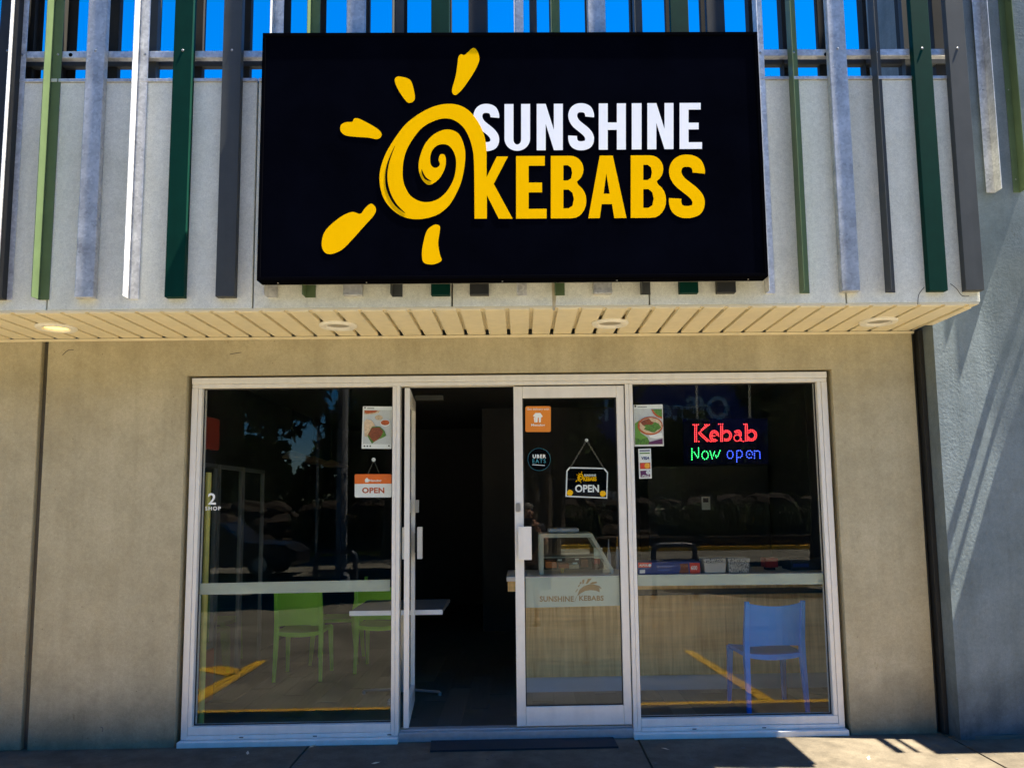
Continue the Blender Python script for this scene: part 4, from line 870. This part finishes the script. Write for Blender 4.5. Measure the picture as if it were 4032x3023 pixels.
# left hanging OPEN sign
p = at(*r1(1700, 1120), .075)
hs_ = thing('open_sign', 'orange and white OPEN sign on a string hanging in the left window', 'hanging sign', (p.x, .075, p.z))
b = MB(); b.prism([poly([r1(x, y) for x, y in rrect(1540, 920, 1862, 1122, 14)], .075)], (0, .004, 0)); b.build('board', M['vwhite'], hs_)
b = MB(); b.prism([poly([r1(x, y) for x, y in rrect(1540, 920, 1862, 1122, 14)[0:5][::1]] + [r1(1862, 1003), r1(1540, 1005)] + [r1(x, y) for x, y in rrect(1540, 920, 1862, 1122, 14)[15:20]], .074)], (0, .0008, 0)); b.build('orange_print', M['orange'], hs_)
b = MB(); text(b, 'Menulog', *r1(1666, 965), *r1(1772, 992), .0732, bold=.02); b.prism([poly([r1(1628, 968), r1(1646, 950), r1(1664, 968), r1(1660, 990), r1(1632, 990)], .0735)], (0, .0005, 0)); b.build('white_print', M['vwhite'], hs_)
b = MB(); text(b, 'OPEN', *r1(1604, 1036), *r1(1798, 1086), .074, bold=.035, space=1.05); b.build('lettering', M['rust'], hs_)
b = MB(); h0 = at(*r1(1708, 800), .073)
for x in (1655, 1755): b.tube([h0, at(*r1(x, 918), .076)], .0015, 5)
b.build('string', M['chain'], hs_)
b = MB(); b.lathe((0, 0, 0), [(.004, 0.0), (.015, .002), (.012, .008), (.004, .014)], 16)
b.v = [(x + h0.x, .0565 + z, y + h0.z + .004) for x, y, z in b.v]; b.build('suction_hook', M['pgrey'], hs_)
# right hanging OPEN sign (on the door)
p = at(*r2(1790, 1130), .062)
hs_ = thing('open_sign', 'black white-rimmed OPEN sign with kebab logo on a chain, inside the right door', 'hanging sign', (p.x, .062, p.z))
q4 = [r2(1618, 868), r2(1975, 905), r2(1970, 1132), r2(1607, 1117)]
q4 = [r2(1640, 858), r2(1945, 866), r2(1977, 905), r2(1970, 1132), r2(1607, 1117), r2(1614, 890)]
b = MB(); b.prism([poly(q4, .062)], (0, .005, 0)); b.build('board', M['vwhite'], hs_)
q5 = [r2(1646, 870), r2(1938, 876), r2(1967, 910), r2(1961, 1122), r2(1618, 1107), r2(1625, 894)]
b = MB(); b.prism([poly(q5, .061)], (0, .0008, 0)); b.build('black_print', M['vblack'], hs_)
b = MB(); text(b, 'OPEN', *r2(1690, 1012), *r2(1898, 1078), .0605, bold=.03); text(b, 'SUNSHINE', *r2(1768, 920), *r2(1872, 940), .0605, bold=.02); b.build('lettering', M['vwhite'], hs_)
b = MB(); text(b, 'KEBABS', *r2(1762, 943), *r2(1876, 980), .0605, bold=.03)
b.prism([poly([r2(x, y) for x, y in ribbon([(1742, 950), (1740, 935), (1728, 940), (1728, 962), (1746, 966), (1758, 945), (1748, 920), (1726, 925), (1716, 950), (1722, 975), (1740, 980)], 8, 3)], .0605)], (0, .0004, 0))
for P in ([(1690, 985), (1712, 968), (1706, 985)], [(1735, 995), (1742, 985), (1744, 997)], [(1700, 920), (1714, 925), (1708, 930)], [(1720, 905), (1728, 918), (1722, 918)], [(1745, 895), (1752, 902), (1744, 914)]): b.prism([poly([r2(*q) for q in P], .0605)], (0, .0004, 0))
for cx2, cy2 in ((1645, 1082), (1932, 1090)): b.prism([poly([r2(*q) for q in ell(cx2, cy2, 27, 26, 12, wob=.12)], .0605)], (0, .0004, 0))
b.build('yellow_print', M['yellow'], hs_)
def chain_pts(p0, p1, n, r, wire, b, horiz=False):
    for i in range(n):
        c = p0.lerp(p1, (i + .5) / n); d = (p1 - p0).normalized(); side = Vector((d.z, 0, -d.x)) if i % 2 else Vector((0, 1, 0))
        L_ = (p1 - p0).length / n * .68
        b.tube([c + d * L_ * math.cos(t) + side * r * math.sin(t) for t in [2 * math.pi * k / 8 for k in range(9)]], wire, 4, cap=False)
b = MB(); h0 = at(*r2(1790, 625), .06)
chain_pts(h0, at(*r2(1650, 862), .062), 12, .005, .0016, b); chain_pts(h0, at(*r2(1940, 870), .062), 12, .005, .0016, b); b.build('chain', M['chain'], hs_)
b = MB(); b.ball(h0, .013, 10, 6); b.build('suction_hook', M['pgrey'], hs_)
# orange delivery sticker and round sticker on the door
DG = 0.0305
p = at(*r2(1365, 550), DG)
st_ = thing('delivery_sticker', 'square orange delivery sticker with white house mark at the top of the right door', 'sticker', (p.x, DG, p.z))
b = MB(); b.prism([poly([r2(x, y) for x, y in rrect(1257, 329, 1479, 553, 14)], DG)], (0, .0007, 0)); b.build('sheet', M['orange2'], st_)
b = MB(); text(b, 'Get delivery with', *r2(1271, 345), *r2(1464, 368), DG - .0012, bold=.01); text(b, 'Menulog', *r2(1308, 482), *r2(1428, 508), DG - .0012, bold=.02)
for P in ([(1322, 415), (1345, 388), (1388, 388), (1410, 420), (1395, 425), (1390, 470), (1376, 470), (1374, 428), (1366, 428), (1362, 470), (1348, 470), (1344, 425)], [(1330, 428), (1342, 424), (1346, 470), (1336, 470)]): b.prism([poly([r2(*q) for q in P], DG - .001)], (0, .0005, 0))
b.build('white_print', M['vwhite'], st_)
p = at(*r2(1377, 890), DG)
st_ = thing('round_sticker', 'round black delivery sticker lettered UBER EATS on the right door', 'sticker', (p.x, DG, p.z))
b = MB(); b.prism([poly([r2(*q) for q in ell(1377, 792, 99, 98, 40)], DG)], (0, .0007, 0)); b.build('sheet', M['vblack'], st_)
b = MB(); b.prism([poly([r2(*q) for q in ell(1377, 792, 99, 98, 40)], DG - .0008), poly([r2(*q) for q in ell(1377, 792, 97.4, 96.4, 40)], DG - .0008)], (0, .0006, 0)); text(b, 'EATS', *r2(1320, 788), *r2(1434, 823), DG - .0012, bold=.0, space=1.25); b.build('cyan_print', M['cyan'], st_)
b = MB(); text(b, 'UBER', *r2(1321, 749), *r2(1437, 781), DG - .0012, bold=.03, space=1.2); b.prism([poly([r2(1318, 835), r2(1426, 842), r2(1426, 847), r2(1318, 840)], DG - .0008)], (0, .0005, 0)); b.build('white_print', M['vwhite'], st_)
# shop number
p = at(*r1(300, 1235), .046)
sn = thing('shop_number', 'white number 2 above the word SHOP on the left window', 'number', (p.x, .046, p.z))
b = MB(); text(b, '2', *r1(264, 1085), *r1(332, 1185), .046, bold=.02); b.build('digit', M['vwhite'], sn)
b = MB(); text(b, 'SHOP', *r1(238, 1201), *r1(374, 1235), .046, bold=.02, space=1.25); b.build('lettering', M['vwhite'], sn)

# LED sign on chains
LY = 0.10
p = at(2860, 1850, LY)
le = thing('led_sign', 'dark LED board with lit red Kebab and green and blue Now open dots', 'sign', (p.x, LY, p.z))
b = MB(); b.prism([poly([r3(640, 440), r3(1375, 432), r3(1385, 830), r3(650, 838)], LY + .004)], (0, .02, 0)); b.build('board', M['ledboard'], le)
def dots(strokes, n_per, m, name, r=.0031, Y=LY):
    b = MB(); seen = []
    for s_ in strokes:
        P = [Vector(q) for q in s_]; Ls = [(P[i + 1] - P[i]).length for i in range(len(P) - 1)]; T = sum(Ls); n = max(1, round(T / n_per))
        for i in range(n + 1):
            d_ = T * i / n
            for j, l in enumerate(Ls):
                if d_ <= l or j == len(Ls) - 1: q = P[j].lerp(P[j + 1], min(1, d_ / max(l, 1e-6))); break
                d_ -= l
            if all((q - s2).length > n_per * .62 for s2 in seen):
                seen.append(q); b.ball(at(*r3(q.x, q.y), Y), r, 6, 4)
    return b.build(name, m, le)
def circ(cx, cy, rx, ry, a0=0, a1=360, n=20): return [(cx + rx * math.cos(RAD(a0 + (a1 - a0) * i / n)), cy + ry * math.sin(RAD(a0 + (a1 - a0) * i / n))) for i in range(n + 1)]
D = 16.0
dots([[(727, 490), (775, 490)], [(742, 503), (742, 635)], [(758, 503), (758, 635)], [(735, 636), (778, 636)], [(868, 490), (766, 570)], [(848, 490), (775, 552)], [(770, 562), (850, 634)], [(786, 555), (868, 630)], [(830, 490), (870, 490)], [(845, 636), (884, 636)]], D, M['ledr'], 'letter')
dots([circ(912, 588, 38, 47, 55, 360), circ(912, 588, 22, 31, 70, 345), [(885, 588), (945, 588)]], D, M['ledr'], 'letter')
dots([[(950, 485), (985, 485)], [(968, 490), (968, 632)], [(983, 490), (983, 632)], circ(1018, 585, 44, 46, -140, 150), circ(1018, 585, 29, 32, -140, 150)], D, M['ledr'], 'letter')
dots([circ(1112, 605, 28, 28), [(1090, 550), (1115, 537), (1140, 545), (1147, 570), (1147, 630)], [(1100, 560), (1120, 552), (1133, 570), (1133, 625)], [(1147, 630), (1165, 636)]], D, M['ledr'], 'letter')
dots([[(1168, 485), (1195, 485)], [(1183, 480), (1183, 630)], [(1199, 482), (1199, 630)], circ(1236, 582, 44, 48, -140, 150), circ(1236, 582, 29, 33, -140, 150)], D, M['ledr'], 'letter')
dots([[(717, 792), (717, 700), (775, 788), (775, 692)], [(725, 712), (766, 778)]], D * 1.15, M['ledg'], 'letter'); dots([circ(832, 755, 28, 36)], D * 1.15, M['ledg'], 'letter'); dots([[(875, 720), (895, 788), (914, 725), (934, 785), (962, 716)], [(882, 728), (896, 772), (914, 742)]], D * 1.1, M['ledg'], 'letter')
dots([circ(1050, 750, 26, 34)], D * 1.2, M['ledb'], 'letter'); dots([[(1108, 720), (1108, 812)], circ(1130, 745, 26, 32, -150, 150)], D * 1.2, M['ledb'], 'letter')
dots([circ(1218, 748, 27, 33, 55, 360), [(1195, 748), (1240, 748)]], D * 1.2, M['ledb'], 'letter'); dots([[(1262, 780), (1262, 718)], [(1262, 730), (1285, 714), (1308, 728), (1310, 780)]], D * 1.2, M['ledb'], 'letter')
for xx in (757, 1216):
    b = MB(); chain_pts(at(*r3(xx, 128), LY + .01), at(*r3(xx + 6, 436), LY + .01), 14, .008, .0022, b); b.build('chain', M['chain'], le)

# ================================================================== doormat
a, c = on_z(1697, 2945, GZ + .012), on_z(2432, 2929, GZ + .012)
dm = thing('doormat', 'black ribbed rubber doormat on the paving before the doorway', 'doormat', (0, -.2, GZ))
b = MB(); b.prism([[(a.x, -.245, GZ + .0005), (c.x, -.235, GZ + .0005), (c.x - .01, .05 - .07, GZ + .0005), (a.x - .02, -.02, GZ + .0005)]], (0, 0, .012)); b.build('mat_base', M['matt'], dm)

rnd = random.Random(9)
for i in range(22):
    x_, y_ = rnd.uniform(-3.2, 3.2), rnd.uniform(-.6, -.1); r_ = rnd.uniform(.008, .02)
    b = MB(); b.prism([[(x_ + r_ * rnd.uniform(.7, 1.2) * math.cos(a_), y_ + r_ * rnd.uniform(.7, 1.2) * math.sin(a_), GZ + .0004) for a_ in [k * .785 for k in range(8)]]], (0, 0, .0015)); b.build('gum_spot', crk, pv)
for i, (px, py) in enumerate(((1232, 2938), (975, 2965), (2620, 2950), (3420, 2985), (1480, 3005))):
    q = on_z(px, py, GZ); b = MB(); a_ = rnd.uniform(0, 3); u = Vector((math.cos(a_), math.sin(a_), .15)) * .03; v_ = Vector((-math.sin(a_), math.cos(a_), .2)) * .011; c_ = Vector((q.x, q.y, GZ + .006))
    b.add([c_ - u, c_ - u * .2 + v_, c_ + u, c_ - u * .2 - v_, c_ + Vector((0, 0, .005))], [(0, 1, 4), (1, 2, 4), (2, 3, 4), (3, 0, 4), (0, 3, 2, 1)])
    tag(b.build('dry_leaf', M['bread']), ['dry leaf on the paving below the left window, by the slab joint', 'dry leaf on the paving near the left corner of the shopfront', 'dry leaf on the paving right of the doormat', 'dry leaf in the sunlit patch of paving', 'dry leaf on the paving left of the doormat'][i], 'leaf', 'dry leaves on the paving')

# ================================================================== the place opposite, seen in the glass
def tree(name, lab, base, h, r, crown_z, nl, ls_, lf, group='trees across the car park', seed=0, lean=0):
    rnd = random.Random(seed)
    t = thing(name, lab, 'tree', base, group)
    bx_, by_, bz_ = base; b = MB()
    b.tube([(bx_, by_, bz_), (bx_ + .1, by_, bz_ + h * .3), (bx_ + lean, by_ + .1, bz_ + h * .75)], [h * .028, h * .02, h * .008], 8)
    cl = []
    for i in range(11):
        a_ = rnd.uniform(0, 6.28); rr = r * rnd.uniform(.35, .85); zz = crown_z + rnd.uniform(-.35, .95) * r * .8
        q = Vector((bx_ + rr * math.cos(a_), by_ + rr * math.sin(a_), bz_ + zz)); cl.append((q, r * rnd.uniform(.28, .5)))
        b.tube([(bx_ + .1, by_, bz_ + h * rnd.uniform(.3, .5)), ((bx_ + q.x) / 2, (by_ + q.y) / 2, q.z - .4), q], [h * .011, h * .007, h * .003], 5)
    cl.append((Vector((bx_, by_, bz_ + crown_z)), r * .5))
    b.build('trunk', M['bark'], t)
    b = MB(); vs = []; fs = []
    for i in range(nl):
        c, rr = rnd.choice(cl); d = Vector((rnd.gauss(0, 1), rnd.gauss(0, 1), rnd.gauss(0, .8))).normalized() * rr * rnd.random() ** .4
        p = c + d; u = Vector((rnd.gauss(0, 1), rnd.gauss(0, 1), rnd.gauss(0, 1))).normalized(); v_ = u.orthogonal().normalized(); s_ = ls_ * rnd.uniform(.6, 1.3); k0 = len(vs)
        vs += [p - u * s_, p + v_ * s_ * .45, p + u * s_, p - v_ * s_ * .45]; fs.append((k0, k0 + 1, k0 + 2, k0 + 3))
    b.add(vs, fs); me = b.build('crown', lf, t)
    return t
q = mir(930, 1560, 14); tree('shade_tree', 'broad dark shade tree filling the top left of the left window reflection', (q.x - 1.1, -14, -.17), 7.2, 3.0, 5.0, 9000, .17, M['leaf1'], seed=1)
q = mir(1400, 1600, 22); tree('shade_tree', 'dark tree beside the concrete pole in the left window reflection', (q.x + 1.15, -22, -.17), 9, 2.9, 6.2, 6000, .22, M['leaf1'], seed=2)
q = mir(3080, 1600, 17); tree('shade_tree', 'rusty green tree at the top right of the right window reflection', (q.x + .8, -17, -.17), 7.5, 2.4, 5.4, 5000, .17, M['leaf2'], seed=3)
for n, (px, Y, h, r, lab) in enumerate(((955, 34, 6.2, 2.4, 'low bushy tree far beyond the rock wall, left of the sky gap'), (1460, 36, 7, 2.4, 'rounded tree far beyond the rock wall, right of the sky gap'), (1750, 36, 10, 4.2, 'tall tree behind the doorway reflection'), (2200, 33, 9, 4.0, 'dark tree above the silver car in the door reflection'), (620, 30, 9, 4, 'tree beyond the left jamb'), (3300, 34, 9, 4, 'tree beyond the right window edge'), (2620, 38, 5, 3.2, 'bushy tree below the blue store sign'), (1950, 24, 11, 4.2, 'broad tree behind the open doorway'), (2190, 19, 8.5, 2.3, 'dark tree at the top of the right door'), (1640, 10, 6.6, 1.9, 'dark tree behind the left food poster reflection'), (2130, 11, 6.8, 1.7, 'small dense tree behind the orange delivery sticker reflection'), (3230, 11, 6.8, 2.0, 'rust-tinted tree at the right jamb of the right window'), (800, 11, 7, 2.2, 'dense tree at the left jamb of the left window'), (1720, 15, 8, 2.7, 'spreading tree left of the doorway reflection'), (2080, 15.5, 8, 2.3, 'spreading tree at the left stile of the right door'), (3360, 15, 8, 2.8, 'spreading tree beyond the right jamb'), (420, 15, 8, 2.8, 'spreading tree beyond the left panel joint'))):
    q = mir(px, 1800, Y); tree('shade_tree', lab, (q.x, -Y, .9 if Y > 25 else -.17), h, r, h * (.5 if Y > 25 else .72), 2600 if Y > 25 else 9000, .34 if Y > 25 else .19, M['leaf1'], seed=10 + n)
rnd = random.Random(77); b = MB(); vs = []; fs = []
for i in range(26000):
    x = rnd.uniform(-34, 34); top_ = 4.6 + .9 * math.sin(x * .55) + .7 * math.sin(x * 1.7 + 1)
    p = Vector((x, -38 - rnd.uniform(0, 2.5), 1.2 + (top_ - 1.2) * rnd.random() ** .8)); u = Vector((rnd.gauss(0, 1), rnd.gauss(0, 1), rnd.gauss(0, 1))).normalized(); v_ = u.orthogonal().normalized(); s_ = rnd.uniform(.2, .42); k0 = len(vs)
    vs += [p - u * s_, p + v_ * s_ * .5, p + u * s_, p - v_ * s_ * .5]; fs.append((k0, k0 + 1, k0 + 2, k0 + 3))
b.add(vs, fs); b.build('far_hedge', M['leaf1'], kind='stuff')
b = MB(); b.box(-60, 60, -27.2, -23.6, -.169, .35); struct(b.build('garden_bed', M['soil'], bevel=.05))
b = MB(); b.box(-90, 90, -70, -27.2, -.169, 1.3); struct(b.build('upper_ground', M['asphalt']))
rk = thing('rock_wall', 'retaining wall of rough brown boulders across the car park', 'retaining wall', (0, -25.5, 0))
rnd = random.Random(5); protos = []
for i in range(5):
    b = MB(); b.ball((0, 0, 0), .62, 8, 6, sx=1.15, sy=.7, sz=.62, jit=.18); o = b.build('boulder', M['rock']); o.parent = rk; protos.append(o)
first = list(protos); x = -13.0; cnt = 0
while x < 14:
    for row in range(3):
        src = protos[rnd.randrange(5)]
        if first: o = first.pop()
        else: o = src.copy(); COL.objects.link(o)
        o.location = (x + (row % 2) * .5 + rnd.uniform(-.15, .15), -.4 - row * .3 + .5, .35 + row * .58); o.rotation_euler = (rnd.uniform(-.3, .3), rnd.uniform(-.3, .3), rnd.choice((0, 3.14)) + rnd.uniform(-.3, .3)); s_ = rnd.uniform(.45, 1.25); o.scale = (s_ * rnd.uniform(.8, 1.3), s_, s_)
    x += 1.12
PLN = ['left of the light pole', 'right of the light pole', 'right of the power pole', 'left of the orange OPEN sign', 'left of the LED sign', 'under the word Now', 'under the LED sign middle', 'under the word open', 'right of the LED sign', 'left of the freezer handle', 'near the right jamb', 'under the delivery stickers', 'under the black OPEN sign']
for n, px in enumerate((1180, 1270, 1400, 1480, 2640, 2720, 2800, 2900, 2980, 3080, 3180, 2200, 2330)):
    q = mir(px, 2110, 23.9); rnd = random.Random(40 + n)
    t = thing('strap_plant', 'clump of green strappy leaves mirrored ' + PLN[n], 'plant', (q.x, -24.2, .34), 'strappy plants before the rock wall')
    b = MB()
    for i in range(80):
        a_ = rnd.uniform(0, 6.28); l_ = rnd.uniform(.6, 1.6); o0 = Vector((q.x + rnd.uniform(-.4, .4), -24.2 + rnd.uniform(-.25, .25), .34)); d = Vector((math.cos(a_), math.sin(a_), 0)); s_ = Vector((-d.y, d.x, 0)) * .03
        p1 = o0 + d * l_ * .25 + Vector((0, 0, l_ * .75)); p2 = o0 + d * l_ * .7 + Vector((0, 0, l_ * .8))
        b.add([o0 - s_, o0 + s_, p1 + s_, p1 - s_, p2], [(0, 1, 2, 3), (3, 2, 4)])
    b.build('foliage', M['leaf2'], t)
MB()
b = MB(); b.box(-60, 60, -23.55, -23.4, -.169, -.02); struct(b.build('garden_kerb', M['linepaint'], bevel=.01))
# poles
q = mir(1347, 1900, 12); t = thing('power_pole', 'thick concrete power pole mirrored in the left window', 'pole', (q.x, -12, -.17)); MB().tube([(q.x, -12, -.17), (q.x, -12, 9)], [.13, .10], 14).build('shaft', M['polec'], t); MB().box(q.x - .16, q.x + .16, -12.16, -11.84, -.169, .1).build('footing', M['polec'], t)
q = mir(1250, 1900, 20); t = thing('light_pole', 'thin steel light pole mirrored in the sky gap of the left window', 'pole', (q.x, -20, -.17)); zt = mir(1250, 1625, 20).z
MB().tube([(q.x, -20, -.17), (q.x, -20, zt)], .045, 8).build('shaft', M['galv'], t); MB().box(q.x - .05, q.x + .6, -20.1, -19.9, zt, zt + .08).build('lamp_head', M['galv'], t)
# hoops in front of the shop
for n, (xa, xb, yt) in enumerate(((1243, 1400, 2172), (2572, 2735, 2146))):
    a, c = mir(xa, yt, 9), mir(xb, yt, 9)
    t = thing('steel_hoop', ['dark steel hoop barrier mirrored in the left window', 'dark steel hoop barrier mirrored in the right window'][n], 'barrier', ((a.x + c.x) / 2, -9, -.17), 'steel hoops along the parking bays')
    b = MB(); r_ = .13
    b.tube([(a.x, -9, -.17), (a.x, -9, a.z - r_)] + [(a.x + r_ - r_ * math.cos(RAD(t_)), -9, a.z - r_ + r_ * math.sin(RAD(t_))) for t_ in (30, 60, 90)] + [(c.x - r_ + r_ * math.sin(RAD(t_)), -9, a.z - r_ + r_ * math.cos(RAD(t_))) for t_ in (0, 30, 60, 90)] + [(c.x, -9, -.17)], .05, 8); b.build('hoop', M['hoop'], t)
    MB().tube([(a.x, -9, a.z - .35), (c.x, -9, a.z - .35)], .03, 8).build('crossbar', M['hoop'], t)
# blue store opposite
YS = 46.0
st = thing('store_building', 'pale store with deep blue sign band lettered Officeworks far behind the trees', 'building', (8, -YS, 1.3))
a, c = mir(2890, 1525, YS), mir(2100, 1720, YS)
MB().box(a.x - 14, a.x + 4, -YS - 10, -YS - .2, 1.3, 8.5).build('wall', M['storewall'], st)
MB().box(c.x - 2.2, a.x + .6, -YS - .19, -YS, c.z - .4, a.z + .5).build('sign_band', M['storeblue'], st)
V, Fc = text_tris('Officeworks', .02)
xR, zT = mir(2868, 1560, YS).x, mir(2868, 1558, YS).z; zB = mir(2868, 1652, YS).z; hgt = zT - zB; wid = hgt * 6.0
b = MB(); pts = [Vector((xR - u * wid, -YS + .004, zB + v * hgt)) for u, v in V]; n_ = len(pts)
b.add(pts + [p + Vector((0, .02, 0)) for p in pts], list(Fc) + [tuple(i + n_ for i in f) for f in Fc]); b.build('lettering', M['storetext'], st)
# cars
def car(lab, x, y, z, m, L_=4.4):
    t = thing('parked_car', lab, 'car', (x, y, z), 'parked cars across the car park')
    prof_ = [(-.5, .28), (.5, .28), (.5, .62), (.44, .82), (.22, .9), (.08, 1.38), (-.26, 1.42), (-.42, 1.0), (-.49, .92)]
    b = MB(); b.prism([[(x + u * L_, y - .85, z + v_) for u, v_ in prof_]], (0, 1.7, 0)); b.build('body', m, t, bevel=.06)
    for sy in (-.862, .851):
        b = MB(); b.prism([[(x + u * L_, y + sy, z + v_) for u, v_ in ((.19, .93), (.07, 1.31), (-.25, 1.34), (-.37, 1.0))]], (0, .011, 0)); b.build('side_window', M['carglass'], t)
    for wx in (-.3, .32):
        for wy in (-.86, .68):
            o = None; b = MB(); b.tube([(x + wx * L_, y + wy, z + .32), (x + wx * L_, y + wy + .18, z + .32)], .32, 16); o = b.build('wheel', M['tyre'], t)
            b = MB(); ye = y + wy - .004 if wy < 0 else y + wy + .184; b.tube([(x + wx * L_, min(ye, ye), z + .32), (x + wx * L_, ye + (.003 if wy < 0 else -.003), z + .32)], .19, 12); b.build('rim', M['steel'], o)
    return t
q = mir(2200, 1860, 29); car('silver car parked on the upper level, mirrored in the right door', q.x + .6, -29.5, 1.3, M['carsil'])
q = mir(1040, 2200, 15); car('dark car parked in the shade, mirrored low in the left window', q.x - 1.4, -15.5, -.168, M['cardark'])

# the person taking the picture, just behind the camera
def skin_mesh(name, vs, es, rs, m, parent, lv=2):
    me = bpy.data.meshes.new(name); off = origin(parent); me.from_pydata([tuple(Vector(v) - off) for v in vs], es, []); me.materials.append(m)
    o = bpy.data.objects.new(name, me); COL.objects.link(o); o.parent = parent
    o.modifiers.new('skin', 'SKIN').use_smooth_shade = True
    for v, r in zip(me.skin_vertices[0].data, rs): v.radius = (r, r) if not isinstance(r, tuple) else r
    me.skin_vertices[0].data[0].use_root = True
    s_ = o.modifiers.new('subsurf', 'SUBSURF'); s_.levels = lv; s_.render_levels = lv
    return o
PX, PY, PZ = 0.10, -6.12, -.168
pe = thing('person', 'person in dark shirt and shorts holding up a phone, mirrored in the right door', 'person', (PX, PY, PZ))
P_ = lambda x, y, z: (PX + x, PY + y, PZ + z)
vs = [P_(0, 0, .95), P_(0, 0, 1.15), P_(0, .01, 1.38), P_(0, .01, 1.50), P_(0, .04, 1.57), P_(0, .06, 1.66), P_(0, .06, 1.74),
      P_(.19, .0, 1.43), P_(.27, .05, 1.18), P_(.13, .24, 1.42), P_(.115, .27, 1.50),
      P_(-.19, .0, 1.43), P_(-.27, .05, 1.18), P_(-.13, .24, 1.42), P_(-.115, .27, 1.50),
      P_(.10, 0, .88), P_(.115, .02, .50), P_(.12, -.02, .08), P_(.13, .12, .045),
      P_(-.10, 0, .88), P_(-.115, .02, .50), P_(-.12, -.02, .08), P_(-.13, .12, .045)]
es = [(0, 1), (1, 2), (2, 3), (3, 4), (4, 5), (5, 6), (2, 7), (7, 8), (8, 9), (9, 10), (2, 11), (11, 12), (12, 13), (13, 14), (0, 15), (15, 16), (16, 17), (17, 18), (0, 19), (19, 20), (20, 21), (21, 22)]
rs = [.15, .15, .16, .065, .058, .095, .075, .065, .045, .03, .032, .065, .045, .03, .032, .085, .055, .036, .035, .085, .055, .036, .035]
skin_mesh('body', vs, es, rs, M['skin'], pe)
for sx in (1, -1):
    for i_f, (dx, dz, l_) in enumerate(((0, .055, .07), (-.004, .036, .078), (-.005, .017, .075), (-.004, 0, .06))):
        b0 = Vector(P_(sx * .112, .275, 1.50)); v0 = b0 + Vector((0, 0, dz - .02)); v1 = v0 + Vector((-sx * (l_ * .5 + dx), .035, .002)); v2 = v1 + Vector((-sx * l_ * .4, -.015, 0))
        skin_mesh('finger', [v0, v1, v2], [(0, 1), (1, 2)], [.0095, .009, .008], M['skin'], pe, 1)
    v0 = Vector(P_(sx * .11, .25, 1.49)); skin_mesh('thumb', [v0, v0 + Vector((-sx * .03, -.01, -.03)), v0 + Vector((-sx * .06, .01, -.035))], [(0, 1), (1, 2)], [.012, .011, .009], M['skin'], pe, 1)
skin_mesh('shirt', [P_(0, 0, .96), P_(0, 0, 1.2), P_(0, .01, 1.40), P_(0, .01, 1.47), P_(.195, 0, 1.42), P_(.245, .035, 1.28), P_(-.195, 0, 1.42), P_(-.245, .035, 1.28)], [(0, 1), (1, 2), (2, 3), (2, 4), (4, 5), (2, 6), (6, 7)], [.178, .175, .18, .085, .085, .07, .085, .07], M['shirt'], pe)
skin_mesh('shorts', [P_(0, 0, .98), P_(.105, 0, .86), P_(.118, .02, .52), P_(-.105, 0, .86), P_(-.118, .02, .52)], [(0, 1), (1, 2), (0, 3), (3, 4)], [.165, .11, .085, .11, .085], M['shorts'], pe)
b = MB(); b.ball(P_(0, .045, 1.70), .103, 16, 10, sx=.85, sy=1.0, sz=.95); b.build('hair', M['hair'], pe, smooth=True)
b = MB(); b.ball(P_(0, .075, 1.645), .088, 16, 10, sx=.8, sy=.95, sz=1.12); b.ball(P_(0, .165, 1.635), .016, 8, 6, sz=1.5); b.build('face', M['skin'], pe, smooth=True)
b = MB(); b.ball(P_(.03, .152, 1.66), .010, 8, 6); b.ball(P_(-.03, .152, 1.66), .010, 8, 6); b.box(PX - .025, PX + .025, PY + .150, PY + .158, PZ + 1.592, PZ + 1.598); b.build('eyes_and_mouth', M['hair'], pe)
for sx in (1, -1): b = MB(); b.ball(P_(sx * .076, .06, 1.645), .026, 8, 6, sx=.4); b.build('ear', M['skin'], pe, smooth=True)
for sx in (1, -1): MB().box(PX + sx * .125 - .045, PX + sx * .125 + .045, PY - .08, PY + .19, PZ + .001, PZ + .09).build('shoe', M['shoe'], pe, bevel=.03)
b = MB(); b.box(PX - .08, PX + .08, PY + .29, PY + .30, PZ + 1.49, PZ + 1.565)
tag(b.build('phone', M['phone'], bevel=.003), 'dark phone held up sideways in both hands of the mirrored person', 'phone')
